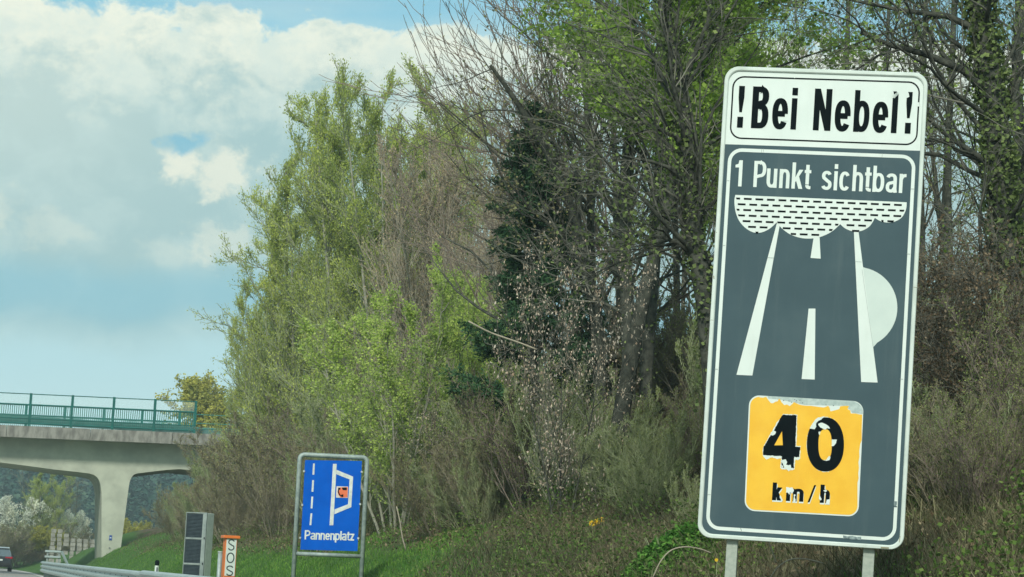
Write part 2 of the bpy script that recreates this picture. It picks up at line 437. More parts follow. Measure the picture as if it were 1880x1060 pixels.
# ------------------------------------------------------------------ lettering
def el_(cx, cy, rx, ry, a0, a1, n=20):
    return [(cx+rx*cos(radians(a0+(a1-a0)*k/n)), cy+ry*sin(radians(a0+(a1-a0)*k/n))) for k in range(n+1)]
def sel(cx, cy, rx, ry, a0, a1, n=24, e=2.4):
    r_ = []
    for k in range(n+1):
        a = radians(a0+(a1-a0)*k/n); c, s = cos(a), sin(a)
        r_.append((cx+rx*math.copysign(abs(c)**(2/e), c), cy+ry*math.copysign(abs(s)**(2/e), s)))
    return r_
def glyph(ch, w, h, wx, wy, xh=0.75):
    """strokes (centre lines) of a letter in a box w wide, cap height h; 'P' entries are filled outlines"""
    a, b_ = wx/2, wy/2; X = xh*h; W = w-a; cx = w/2; S = []; add = S.append
    L = lambda *p: add(('L', list(p)))
    if ch == 'l': L((a, 0), (a, h))
    elif ch == 'i': L((a, 0), (a, X)); L((a, h*0.82), (a, h))
    elif ch == '!':
        add(('P', [(0, h), (w, h), (w, h*0.73), (w*0.72, h*0.37), (w*0.25, h*0.37), (0, h*0.73)])); add(('P', [(0, 0), (w, 0), (w, h*.26), (0, h*.26)]))
    elif ch == 'B':
        L((a, 0), (a, h))
        L(*([(a, h-b_), (w*.5, h-b_)]+sel(w*.5, h*.765, W-w*.52, h*.235-b_, 90, -90, 12)+[(a, h*.53)]))
        L(*([(a, h*.53), (w*.5, h*.53)]+sel(w*.5, (h*.53+b_)/2, W-w*.5, (h*.53-b_)/2, 90, -90, 12)+[(a, b_)]))
    elif ch == 'P':
        L((a, 0), (a, h)); L(*([(a, h-b_), (w*.5, h-b_)]+sel(w*.5, h*.69, W-w*.5, h*.31-b_, 90, -90, 14)+[(a, h*.38)]))
    elif ch == 'e':
        L(*sel(cx, X/2, cx-a, X/2-b_, 0, 325, 30)); L((a, X*.50), (W, X*.50))
    elif ch == 'c': L(*sel(cx, X/2, cx-a, X/2-b_, 38, 322, 28))
    elif ch == 'o': L(*sel(cx, X/2, cx-a, X/2-b_, 0, 360, 30))
    elif ch == 'O': L(*sel(cx, h/2, cx-a, h/2-b_, 0, 360, 36, 2.1))
    elif ch == 'S':
        L(*(sel(cx, h*.745, cx-a, h*.255-b_, 15, 225, 16, 2.1)+[(cx*0.75, h*.545), (cx*1.3, h*.45)]+sel(cx, h*.27, cx-a, h*.27-b_, 40, -165, 16, 2.1)))
    elif ch == 's':
        L(*(sel(cx, X*.735, (cx-a)*.92, X*.265-b_, 20, 215, 14, 2.2)+[(cx*1.2, X*.47)]+sel(cx, X*.28, cx-a, X*.28-b_, 35, -160, 14, 2.2)))
    elif ch == 'b': L((a, 0), (a, h)); L(*sel(cx, X/2, cx-a, X/2-b_, 0, 360, 30))
    elif ch == 'p': L((a, -h*.25), (a, X)); L(*sel(cx, X/2, cx-a, X/2-b_, 0, 360, 30))
    elif ch in 'nh':
        L((a, 0), (a, h if ch == 'h' else X)); L(*(sel(cx, X*.62, cx-a, X*.38-b_, 165, 0, 14)+[(W, 0)]))
    elif ch == 'm':
        L((a, 0), (a, X))
        for k in (0, 1):
            x0 = a+(W-a)*k/2; x1 = a+(W-a)*(k+1)/2
            L(*(sel((x0+x1)/2, X*.66, (x1-x0)/2, X*.34-b_, 165, 0, 12)+[(x1, 0)]))
    elif ch == 'u': L(*([(a, X)]+sel(cx, X*.38, cx-a, X*.38-b_, 180, 345, 14))); L((W, 0), (W, X))
    elif ch == 'r': L((a, 0), (a, X)); L(*(sel(w*.95, X*.6, w*.95-a, X*.4-b_, 170, 95, 8)+[(w, X-b_)]))
    elif ch == 't':
        L((w*.45, h*.93), (w*.45, b_*3)); L(*(sel(w*.85, b_*2.6, w*.40, b_*1.6, 180, 270, 8)+[(w, b_)])); L((0, X-b_), (w, X-b_))
    elif ch == 'k':
        L((a, 0), (a, h)); add(('P', [(a, X*.40), (w-wx*1.15, X), (w, X), (wx*.9, X*.30)])); add(('P', [(w-wx*1.15, 0), (w, 0), (w*.62, X*.68), (w*.36, X*.48)]))
    elif ch == 'a':
        L(*(sel(cx, X*.70, cx-a, X*.30-b_, 160, 0, 12)+[(W, X*.2), (w-a*.6, 0)]))
        L(*([(W, X*.56)]+sel(cx*.95, X*.29, cx*.95-a, X*.29-b_, 100, 300, 16)+[(W, X*.28)]))
    elif ch == '1': L((W, 0), (W, h)); add(('P', [(W-a, h), (W+a, h), (W, h*.72), (0, h*.72), (0, h*.82), (w*.40, h*.86)]))
    elif ch == 'N':
        L((a, 0), (a, h)); L((W, 0), (W, h)); add(('P', [(0, h), (wx, h), (w, 0), (w-wx, 0)]))
    elif ch == 'z': L((0, X-b_), (w, X-b_)); L((0, b_), (w, b_)); add(('P', [(w-wx*1.2, X-b_), (w, X-b_), (wx*1.2, b_), (0, b_)]))
    elif ch == '/': add(('P', [(0, -h*.02), (wx*.55, 0), (w, h), (w-wx*.5, h)]))
    return S
def ribbon(pts, wx, wy):
    n = len(pts); closed = (abs(pts[0][0]-pts[-1][0])+abs(pts[0][1]-pts[-1][1])) < 1e-6
    if closed: pts = pts[:-1]; n -= 1
    Lf, Rt = [], []
    for i in range(n):
        p = Vector(pts[i]); a = Vector(pts[i-1]) if (i > 0 or closed) else None; q = Vector(pts[(i+1) % n]) if (i < n-1 or closed) else None
        d1 = (p-a).normalized() if a is not None else None; d2 = (q-p).normalized() if q is not None else None
        if d1 is None: d1 = d2
        if d2 is None: d2 = d1
        t_ = (d1+d2); t_ = t_.normalized() if t_.length > 1e-6 else d1
        nn = Vector((-t_.y, t_.x)); k = 1/max(0.6, abs(nn.dot(Vector((-d1.y, d1.x)))))
        o_ = Vector((nn.x*wx/2, nn.y*wy/2))*k
        Lf.append(p+o_); Rt.append(p-o_)
    q_ = []
    for i in range(n if closed else n-1):
        j = (i+1) % n; q_.append([Lf[i], Lf[j], Rt[j], Rt[i]])
    return q_
def letter(mb, P, ch, x0, y0, w, h, wx, wy, slope=0.036, lean=0.06, out=0.003, xh=0.75):
    def mp(p, o_): return P.px(x0+p[0]+p[1]*lean, y0+p[0]*slope-p[1], o_)
    for k, (typ, pts) in enumerate(glyph(ch, w, h, wx, wy, xh)):
        o_ = out + 0.0004*k
        if typ == 'P': mb.poly([mp(p, o_) for p in pts])
        else:
            for q in ribbon(pts, wx, wy): mb.poly([mp(p, o_) for p in q])
# heading  ( ch, bottom-left x in px, width, )
hd = MB()
Z = 7.065
def base1(x): return 235.5 + (x-1378.5)*0.0358
for ch, x, wd, wx in (('!', 1320+232/Z, 10.6, 10.6), ('B', 1320+413/Z, 31.0, 11.6), ('e', 1320+680/Z, 28.6, 10.6), ('i', 1320+925/Z, 10.2, 10.2),
                      ('N', 1492.1, 32.2, 10.8), ('e', 1510+148/Z, 29.0, 10.6), ('b', 1510+395/Z, 28.6, 9.8), ('e', 1510+640/Z, 28.4, 10.6),
                      ('l', 1510+885/Z, 10.4, 10.4), ('!', 1510+1065/Z, 10.6, 10.6)):
    letter(hd, FP, ch, x, base1(x)+(0.6 if ch == 'e' else 0), wd, 76.6, wx, 10.5 if ch != 'N' else 10, 0.036, 0.058, 0.003)
hd.build('heading_lettering', m_black, fog)
# nibbled edges of the black letters, showing white
nk = MB()
for pts in ([(1638.5, 177), (1643, 180), (1641.6, 181.6), (1643, 176.5), (1645, 171), (1650.5, 170.5), (1650.3, 173), (1648, 172.5), (1646.5, 170)],
            [(1637.5, 169), (1640.5, 168.6), (1641, 174), (1643.6, 179), (1638, 181)], [(1646.2, 168), (1650.8, 168), (1650.2, 172.4), (1648.0, 171.2)],
            [(1663, 168), (1667, 168.5), (1668.5, 172.5), (1669.5, 178.4), (1664.3, 180.5)], [(1684.3, 189), (1687.5, 188), (1687.6, 195.8), (1684.2, 196.4)],
            [(1456, 142.3), (1461, 142.5), (1459, 144.2)], [(1435, 221.5), (1447, 221.3), (1445, 222.8), (1436, 223)]):
    nk = MB(); fill_px(nk, FP, pts, 0.0052); nk.build('chipped_edge', m_white, fog)
# second line
ln = MB()
def base2(x): return 342.7 + (x-1358.9)*0.0408
for ch, x, wd in (('1', 1320+214/Z-2.0, 13.0), ('P', 1320+443/Z, 22.4), ('u', 1320+612/Z, 19.0), ('n', 1320+777/Z, 18.6), ('k', 1320+938/Z, 20.2), ('t', 1320+1100/Z, 12.0),
                  ('s', 1320+1322/Z, 19.0), ('i', 1510+142/Z, 6.4), ('c', 1510+212/Z, 19.4), ('h', 1510+382/Z, 19.2), ('t', 1510+540/Z, 12.0),
                  ('b', 1510+645/Z, 21.0), ('a', 1510+816/Z, 19.8), ('r', 1510+988/Z, 12.6)):
    letter(ln, FP, ch, x, base2(x), wd, 48.0, 6.3, 5.7, 0.041, 0.058, 0.003, 0.73)
ln.build('lower_lettering', m_white, fog)
# cloud, dashes
z3 = lambda x, y: (1270+x/3.029, 110+y/3.029)
CLO = [(243, 752), (238, 775), (238, 805), (245, 850), (262, 893), (290, 928), (325, 953), (360, 963), (400, 957), (440, 935), (472, 905),
       (500, 937), (545, 970), (600, 990), (650, 995), (700, 990), (750, 972), (790, 948), (826, 915), (850, 936), (885, 952), (915, 956), (950, 950), (985, 930), (1005, 905), (1018, 880),
       (1050, 898), (1090, 906), (1130, 900), (1165, 880), (1185, 850), (1194, 820), (1195, 793)]
def smooth_poly(pts, fixed):
    res = []
    n = len(pts)
    for i in range(n):
        a, b2, c, d = pts[i-1], pts[i], pts[(i+1) % n], pts[(i+2) % n]
        if i in fixed: a = b2
        if (i+1) % n in fixed: d = c
        for k in range(4):
            s = k/4
            res.append(tuple(0.5*((2*b2[j])+(-a[j]+c[j])*s+(2*a[j]-5*b2[j]+4*c[j]-d[j])*s*s+(-a[j]+3*b2[j]-3*c[j]+d[j])*s**3) for j in (0, 1)))
    return res
CLP = [z3(*p) for p in smooth_poly(CLO, {0, 10, 18, 25, 32})]
cl_ = MB(); fill_px(cl_, FP, CLP, 0.0030); cl_.build('cloud_symbol', m_white, fog)
dsh = MB()
def span(y_of, pts):
    xs = []
    n = len(pts)
    for i in range(n):
        p, q = pts[i], pts[(i+1) % n]; f0 = p[1]-y_of(p[0]); f1 = q[1]-y_of(q[0])
        if f0*f1 < 0: s = f0/(f0-f1); xs.append(p[0]+(q[0]-p[0])*s)
    return sorted(xs)
for r_ in range(9):
    cyr = 364.9 + 10.32*r_ - 0.02*r_*r_; sl_ = 0.040 - 0.0003*r_
    yo = lambda x: cyr + (x-1354)*sl_
    xs = span(yo, CLP); st = 1345 + (21.2/2 if r_ % 2 else 0) - 0.55*r_ + 21.2*0.98
    for k in range(-3, 17):
        x0 = st + 21.2*k; x1 = x0+14.4
        for a in range(0, len(xs)-1, 2):
            l, rr = xs[a]+2.2, xs[a+1]-1.8
            u0, u1 = max(x0, l), min(x1, rr)
            if u1-u0 > 3:
                dsh.poly([FP.px(u0, yo(u0)-1.75, 0.0042), FP.px(u1, yo(u1)-1.75, 0.0042), FP.px(u1-(0.3 if u1 == x1 else 1.8), yo(u1)+1.75, 0.0042), FP.px(u0+(0 if u0 == x0 else 1.5), yo(u0)+1.75, 0.0042)])
dsh.build('cloud_dash', m_black, fog)
# road symbol
z2 = lambda x, y: (1270+x/3.118, 380+y/3.118)
rs = MB()
for k, pts in enumerate(([(488, 92), (503, 110), (347, 966), (256, 962)], [(928, 141), (955, 143), (1064, 1006), (970, 1003)],
            [(697, 181), (732, 175), (738, 297), (680, 293)], [(669, 583), (708, 583), (704, 989), (629, 986)])):
    fill_px(rs, FP, [z2(*p) for p in pts], 0.0026+0.0001*k)
rs.build('road_symbol', m_white, fog)
dc = [(978, 345)]+[(946+231*cos(radians(a)), 577-232*sin(radians(a))) for a in range(78, -64, -6)]+[(1040, 803), (1004, 600)]
ds_ = MB(); fill_px(ds_, FP, [z2(*p) for p in dc], 0.0022); ds_.build('dot_symbol', mat('dot_white', (0.57, 0.66, 0.61), 0.5, base2=(0.51, 0.60, 0.56), scale=2.2), fog)
# joints of the tape
jt = MB()
def bar(mb, P, x0, y0, x1, y1, wd, out):
    p, q = Vector((x0, y0)), Vector((x1, y1)); t_ = (q-p).normalized(); n2_ = Vector((-t_.y, t_.x))*wd/2
    mb.poly([P.px(*(p+n2_), out), P.px(*(p-n2_), out), P.px(*(q-n2_), out), P.px(*(q+n2_), out)])
for (x0, y0, x1, y1, wd) in ((1398.5, 273.5, 1398.0, 280.5, .5), (1401.8, 273.5, 1401.4, 280.6, .5), (1619.8, 282, 1619.4, 288.6, .6), (1333, 331.8, 1339, 332.2, .6), (1671.7, 347.2, 1678, 347.6, .7),
                             (1409, 473.4, 1420.6, 474.2, .8), (1569.6, 480.6, 1582, 481.4, .7), (1582.6, 495, 1602.6, 635, .5), (1326, 451, 1331.6, 451.3, .7), (1664.6, 466.6, 1670.6, 467, .8),
                             (1312.0, 678, 1318, 678.3, .8), (1651.6, 696.2, 1658, 696.6, .8), (1299, 908, 1305, 908.6, .7), (1359.6, 969.4, 1361.4, 975.2, 1.2)):
    bar(jt, FP, x0, y0, x1, y1, wd, 0.0050)
jt.build('tape_joint', m_crack, fog)
jr = MB()
for (x0, y0, x1, y1, wd) in ((1305.0, 588, 1310.4, 588.5, .7), (1310.6, 507, 1311.2, 513, 1.6), (1677.3, 528, 1684, 528.6, .8), (1315.5, 427.5, 1316.5, 427.6, 1.6), (1617, 1005.6, 1632, 1006.5, 2.6), (1652.5, 984, 1651, 996, 1.2)):
    bar(jr, FP, x0, y0, x1, y1, wd, 0.0166)
jr.build('rim_scuff', mat('scuff_brown', (0.28, 0.26, 0.16), 0.8), fog)
gp = MB(); fill_px(gp, FP, [(1548.0, 983.2), (1556, 985.0), (1565, 984.0), (1573, 986.2), (1581, 985.5), (1581, 992.3), (1573, 990.6), (1564, 990.9), (1556, 988.6), (1548.0, 989.2)], 0.0050)
fill_px(gp, FP, [(1641.3, 920.4), (1647.2, 921), (1646, 929), (1641, 928.6)], 0.0050); gp.build('worn_tape', mat('worn_tape', (0.30, 0.38, 0.37), 0.7, base2=(0.12, 0.17, 0.18), scale=60), fog)
dg = MB(); fill_px(dg, FP, [(1640.8, 929.2), (1646.8, 929.8), (1646.6, 931.4), (1640.6, 930.8)], 0.0054); dg.build('tape_gap', m_grey, fog)

# --- yellow 40 km/h plate
pl = bpy.data.objects.new('speed_plate', None); 
C3 = [(1375.8, 725.4), (1585.9, 737.8), (1575.8, 949.2), (1366.4, 937.7)]
pw = MB(); solid_px(pw, FP, rrect(C3, 19), 0.0013, 0.0034); plate = pw.build('speed_plate', m_white, fog)
q7 = lambda x, y: (1360+x/5.8875, 720+y/5.8875)
q8 = lambda x, y: (1360+x/7.833, 840+y/7.833)
yc = off(C3, 2.4); yr = [tuple(p) for p in rrect(yc, 17)]
TL9, TR9, BR9, BL9 = yr[:9], yr[9:18], yr[18:27], yr[27:]
edge = [(200, 58), (240, 62), (275, 52), (300, 90), (325, 120), (350, 122), (375, 105), (400, 100), (412, 72), (425, 78), (440, 110), (470, 142), (500, 135), (530, 152), (560, 128), (575, 108), (600, 122), (630, 135), (660, 143),
        (700, 148), (760, 150), (830, 160), (900, 168), (925, 158), (945, 150), (960, 170), (970, 210), (1010, 200), (1065, 185), (1075, 155), (1120, 150), (1170, 150), (1155, 185), (1185, 200), (1190, 232), (1240, 232), (1280, 242), (1313, 245)]
rough_r = [(1308, 400), (1308, 520), (1292, 560), (1280, 640), (1283, 700), (1272, 760), (1278, 820), (1270, 880), (1274, 930), (1262, 980)]
yp = list(TL9)+[q7(*p) for p in edge]+[q7(*p) for p in rough_r]+list(BR9)+list(BL9)
yf = MB(); fill_px(yf, FP, yp, 0.0042); yf.build('yellow_film', m_yel, plate)
pk = MB(); fill_px(pk, FP, [q7(*p) for p in ((290, 44), (1220, 100), (1270, 122), (1312, 165), (1322, 215), (1322, 240), (1200, 225), (1180, 190), (1100, 150), (690, 140), (600, 120), (440, 85), (300, 72))], 0.0038)
pk.build('peeled_patch', m_peel, plate)
rx = random.Random(9)
for k, (u_, v_) in enumerate(((462, 92), (520, 98), (548, 112), (585, 80), (602, 92), (640, 88), (668, 118), (920, 140), (1000, 146))):
    fk = MB(); a_ = rx.uniform(0, 3.1)
    fill_px(fk, FP, [q7(u_+rx.uniform(.5, 1)*r_*cos(a_+t_), v_+rx.uniform(.5, 1)*r_*.7*sin(a_+t_)) for t_, r_ in ((0, 13), (1.2, 6), (2.4, 11), (3.6, 7), (5, 12))], 0.0046)
    fk.build('residue_fleck', mat('residue_dark', (0.10, 0.12, 0.12), .8), plate)
# digits: outlines with ragged edges
def ragged(pts, amp, seed, step=9):
    r_ = random.Random(seed); res = []
    n = len(pts)
    for i in range(n):
        p, q = pts[i], pts[(i+1) % n]; L_ = math.dist(p, q); k_ = max(1, int(L_/step))
        for k in range(k_):
            s = k/k_; res.append((p[0]+(q[0]-p[0])*s+r_.uniform(-amp, amp), p[1]+(q[1]-p[1])*s+r_.uniform(-amp, amp)))
    return res
four = [(465, 245), (480, 250), (605, 250), (597, 420), (593, 592), (643, 594), (635, 705), (577, 703), (573, 823), (437, 815), (445, 693), (300, 686), (240, 680), (243, 605), (290, 520), (345, 440), (400, 340), (440, 265)]
four_w = [(455, 238), (609, 244), (604, 585), (648, 588), (640, 720), (620, 742), (590, 725), (582, 835), (530, 850), (505, 838), (445, 835), (430, 820), (436, 715), (400, 725), (330, 706), (280, 732), (236, 690), (238, 600), (300, 490), (350, 405), (395, 320), (430, 285)]
tri = [(446, 425), (455, 575), (362, 577)]
wd_ = MB(); fill_px(wd_, FP, [q7(*p) for p in ragged(four_w, 4, 2)], 0.0048)
zer_o = [(915+201*cos(radians(a))*1.0, 567-293*sin(radians(a))) for a in range(0, 360, 10)]
fill_px(wd_, FP, [q7(p[0]-3, p[1]+(6 if p[1] > 600 else -8)) for p in ragged(zer_o, 5, 5)], 0.0048)
wd_.build('numeral_halo', m_white, plate)
bk = MB(); fill_px(bk, FP, [q7(*p) for p in ragged(four, 3.5, 7)], 0.0056); bk.build('numeral', m_black, plate); bk = MB()
zo = [(915+201*math.copysign(abs(cos(a))**.9, cos(a)), 567-293*math.copysign(abs(sin(a))**.92, sin(a))) for a in [radians(k*6) for k in range(60)]]
zi = [(912+72*math.copysign(abs(cos(a))**.8, cos(a)), 570-168*math.copysign(abs(sin(a))**.8, sin(a))) for a in [radians(k*6) for k in range(60)]]
for k in range(60):
    j = (k+1) % 60
    bk.poly([FP.px(*q7(*zo[k]), .0056), FP.px(*q7(*zi[k]), .0056), FP.px(*q7(*zi[j]), .0056), FP.px(*q7(*zo[j]), .0056)])
bk.build('numeral', m_black, plate)
yi = MB(); fill_px(yi, FP, [q7(*p) for p in tri], 0.0064); yi.build('numeral_counter', m_yel, plate); yi = MB(); fill_px(yi, FP, [q7(*p) for p in zi], 0.0052); yi.build('numeral_counter', m_yel, plate)
pe = MB()
for k, pts in enumerate(([(330, 440), (350, 412), (380, 430), (368, 462), (345, 470), (325, 462)], [(445, 735), (490, 728), (502, 760), (490, 785), (515, 790), (540, 788), (545, 830), (520, 858), (495, 835), (470, 815), (455, 775), (440, 760)],
            [(838, 276), (905, 262), (870, 300), (838, 310), (812, 345), (818, 378), (800, 402), (745, 395), (770, 350), (800, 305)], [(835, 345), (870, 330), (915, 345), (950, 370), (965, 395), (930, 392), (912, 410), (895, 398), (862, 385), (845, 365)],
            [(985, 512), (1038, 515), (1030, 555), (1000, 588), (982, 585)], [(840, 430), (862, 425), (855, 465), (845, 460)], [(885, 735), (925, 732), (955, 690), (970, 700), (960, 735), (930, 745)], [(440, 790), (460, 800), (455, 818), (437, 815)])):
    pe = MB(); fill_px(pe, FP, [q7(*p) for p in ragged(pts, 2.0, 30+k, 14)], 0.0070); pe.build('peeled_patch', mat('peeled_white', (0.66, 0.74, 0.68), 0.5, base2=(0.56, 0.66, 0.62), scale=20), plate)
km = MB(); kw = MB()
def kmh(mb, dx, dy, grow_, out, wmul=1.0):
    for ch, x, wd, hh in (('k', 448, 140, 255), ('m', 648, 250, 250), ('/', 960, 110, 250), ('h', 1135, 140, 262)):
        px_, py_ = q8(x+dx, 615+(x-448)*0.055+dy)
        letter(mb, FP, ch, px_, py_, wd/7.833, hh/7.833, 7.6*wmul if ch != '/' else 7.2, 5.6*wmul, 0.055, 0.058, out, 0.74)
kmh(kw, 3, 22, 0, 0.0048, 1.1); kw.build('unit_halo', m_white, plate)
kmh(km, 0, 0, 0, 0.0056); km.build('unit_lettering', m_black, plate)
pe2 = MB()
for k, pts in enumerate(([(655, 425), (700, 435), (745, 430), (765, 470), (755, 500), (710, 500), (700, 540), (670, 505), (655, 510)], [(765, 530), (790, 540), (775, 570), (790, 610), (780, 645), (755, 640), (760, 580)],
             [(1185, 478), (1225, 462), (1245, 480), (1220, 500)], [(1235, 610), (1285, 600), (1270, 680), (1225, 668)], [(1130, 500), (1140, 560), (1165, 600), (1150, 620), (1125, 600)], [(565, 545), (585, 570), (605, 620), (590, 640), (560, 570)])):
    pe2 = MB(); fill_px(pe2, FP, [q8(*p) for p in ragged(pts, 3.0, 60+k, 14)], 0.0072); pe2.build('peeled_patch', m_white, plate)
# posts, clamped behind the panel
for xt in (1343.2, 1595.8):
    a = FP.px(xt, 1004); x_ = a[0]
    p_ = MB(); zb = -3.9
    p_.box(x_-0.041, x_+0.041, 0.036, 0.125, zb, 1.70)
    po = p_.build('post', m_galv, fog, bevel=0.004)

# ------------------------------------------------------------------ BLUE SIGN
BC = at(608, 930, 38.5)
BP = Plane(BC, Vector((cos(.0), 0, 0)), Vector((0, 0, 1)), Vector((0, -1, 0)))
S2_, T2_, N2_ = _axes(0.10, 0.0, -0.006)
BP = Plane(BC, S2_, T2_, N2_)
blue = thing_on('breakdown_bay_sign', BP, 'blue Pannenplatz sign in a grey tubular frame with an orange telephone square', 'road sign')
m_blue = mat('sign_blue', (0.0, 0.105, 0.55), 0.6, base2=(0.0, 0.09, 0.49), scale=3, spec=0.08)
m_tube = mat('galvanised_tube', (0.34, 0.41, 0.38), 0.5, base2=(0.22, 0.28, 0.27), scale=12, metallic=0.15)
b4 = lambda x, y: (500+x/4.24, 810+y/4.24)
PB = [b4(255, 148), b4(698, 155), b4(662, 857), b4(218, 845)]
bp = MB(); solid_px(bp, BP, PB, -0.004, 0.0); bp.build('panel', m_blue, blue)
sy = MB()
for k, pts in enumerate(([(317, 175), (331, 175), (326, 262), (312, 262)], [(310, 305), (325, 305), (319, 395), (305, 395)], [(304, 433), (318, 433), (312, 525), (298, 525)], [(297, 563), (311, 563), (303, 655), (289, 655)],
            [(472, 178), (501, 178), (474, 656), (445, 656)])):
    fill_px(sy, BP, [b4(*p) for p in pts], 0.003)
bay_o = [(499, 224), (629, 277), (614, 515), (482, 570)]; bay_i = [(497, 258), (601, 299), (589, 492), (484, 533)]
for k in range(3): sy.poly([BP.px(*b4(*bay_o[k]), .0036+.0003*k), BP.px(*b4(*bay_i[k]), .0036+.0003*k), BP.px(*b4(*bay_i[k+1]), .0036+.0003*k), BP.px(*b4(*bay_o[k+1]), .0036+.0003*k)])
sy.build('bay_symbol', mat('blue_sign_white', (0.68, 0.73, 0.70), 0.5), blue)
tx = MB(); xx = 250.0
for ch, wd in (('P', 44), ('a', 38), ('n', 36), ('n', 36), ('e', 37), ('n', 36), ('p', 38), ('l', 11), ('a', 38), ('t', 24), ('z', 32)):
    px_, py_ = b4(xx, 766+(xx-250)*0.024); letter(tx, BP, ch, px_, py_, wd/4.24, 72/4.24, 2.75, 2.55, 0.024, 0.05, 0.003, 0.74)
    xx += wd + 1.6
tx.build('lettering', MATS['blue_sign_white'], blue)
st = MB(); fill_px(st, BP, [b4(500, 352), b4(590, 355), b4(586, 443), b4(495, 440)], 0.003); stk = st.build('phone_sticker', mat('sticker_white', (0.7, 0.66, 0.6), 0.5), blue)
st = MB(); fill_px(st, BP, [b4(*p) for p in ((512, 362), (588, 358), (584, 438), (530, 440), (515, 420), (508, 400))], 0.0045); st.build('orange_field', mat('sticker_orange', (0.80, 0.20, 0.09), 0.5, base2=(0.7, .16, .07)), stk)
st = MB()
for q in ribbon([(517, 372), (513, 392), (520, 412), (530, 425), (544, 432)], 9, 9): st.poly([BP.px(*b4(*p), .006) for p in q])
fill_px(st, BP, [b4(*p) for p in ((511, 364), (530, 362), (530, 378), (512, 382))], .0063); fill_px(st, BP, [b4(*p) for p in ((536, 418), (552, 414), (553, 434), (538, 436))], .0066)
fill_px(st, BP, [b4(*p) for p in ((540, 362), (580, 362), (579, 384), (548, 382))], .006)
st.build('handset', m_black, stk)
# tube frame: hoop with rounded shoulders going to the ground, and a crossbar
lt = BP.px(*b4(213, 104)); rt = BP.px(*b4(738, 108)); 
r_t = 0.041
def hoop(l, r_, top, zb, rad=0.085):
    pts = [(l, 0, zb), (l, 0, top-rad)]
    for k in range(1, 7): a = pi/2*k/6; pts.append((l+rad-rad*cos(a), 0, top-rad+rad*sin(a)))
    for k in range(0, 7): a = pi/2*k/6; pts.append((r_-rad+rad*sin(a), 0, top-rad+rad*cos(a)))
    pts.append((r_, 0, zb)); return pts
lb = BP.px(*b4(166, 1060)); rb = BP.px(*b4(695, 1060))
tb = MB(); tb.tube(hoop((lt[0]+lb[0])/2, (rt[0]+rb[0])/2, lt[2], -2.3), r_t, 12); fr_ = tb.build('frame', m_tube, blue, smooth=True)
cb = MB(); cz = BP.px(*b4(430, 887))[2]; cb.tube([((lt[0]+lb[0])/2+0.03, 0.0, cz), ((rt[0]+rb[0])/2-0.03, 0.0, cz)], 0.037, 10); cb.build('crossbar', m_tube, blue, smooth=True)
for (bx, by) in ((246, 235), (232, 498), (216, 753), (695, 240), (683, 491), (668, 757)):
    c_ = MB(); p_ = BP.px(*b4(bx, by)); c_.tube([(p_[0], -0.02, p_[2]), (p_[0], 0.02, p_[2])], 0.019, 8); c_.build('clamp', mat('bolt_grey', (0.55, 0.60, 0.58), 0.4, metallic=.3), blue)

# ------------------------------------------------------------------ SOS COLUMN
sb = at(418, 1062, 50.0); zt = at(424, 981, 50).z; gz = float(ground_z(5.75, 50.0))
sos = empty('emergency_column', (sb.x+0.03, 50.0, gz), radians(5), 'slim white emergency call column with SOS down its face and an orange cap', 'call column')
m_or = mat('orange_paint', (0.74, 0.20, 0.045), 0.45, base2=(0.62, 0.16, 0.04), scale=6)
H_ = zt - gz - 0.03
sbm = MB(); sbm.box(-0.135, 0.135, 0.0, 0.26, 0.0, H_-0.02); sbm.build('body', m_or, sos, bevel=0.01)
zlow = at(410, 1057, 50).z - gz
sf = MB(); sf.box(-0.112, 0.118, -0.006, 0.0, zlow, H_-0.03); sf.build('white_face', mat('sos_white', (0.62, 0.70, 0.66), 0.4, base2=(0.55, .63, .6)), sos)
cp = MB(); cp.prism([(-0.185, H_), (0.185, H_), (0.19, H_-0.065), (-0.19, H_-0.065)], 'y', -0.05, 0.31); cp.build('cap', m_or, sos, bevel=0.008)
class LP:
    def px(s, x, y, out=0): return (x, -out, -y)
s_b = MB(); pxm = 50.0/FPX/7.57*1.0
for ch, yt, yb, xw in (('S', 500, 657, 92), ('O', 683, 828, 110), ('S', 860, 1004, 98)):
    h_ = (yb-yt)*pxm; w_ = xw*pxm; zb_ = H_-(yb-450)*pxm
    letter(s_b, LP(), ch, -w_/2+0.003, -zb_, w_, h_, 0.027, 0.027, 0.0, 0.0, 0.0075)
s_b.build('lettering', mat('sos_letter', (0.03, 0.05, 0.055), 0.5), sos)
# grey bollard beside it
gb = at(402, 1055, 50.6); gzt = at(401, 1012, 50.6).z; g0 = float(ground_z(gb.x, 50.6))
bo = empty('service_post', (gb.x, 50.6, g0), 0, 'short round grey metal post standing against the left side of the SOS column', 'post')
x_ = MB(); x_.tube([(0, 0, -.2), (0, 0, gzt-g0-0.03)], 0.052, 12); x_.build('shaft', mat('grey_post', (0.36, 0.43, 0.42), 0.5, metallic=.2), bo, smooth=True)
x_ = MB(); x_.tube([(0, 0, gzt-g0-0.03), (0, 0, gzt-g0)], 0.062, 12); x_.build('cap', mat('grey_cap', (0.5, 0.58, 0.55), 0.5), bo)

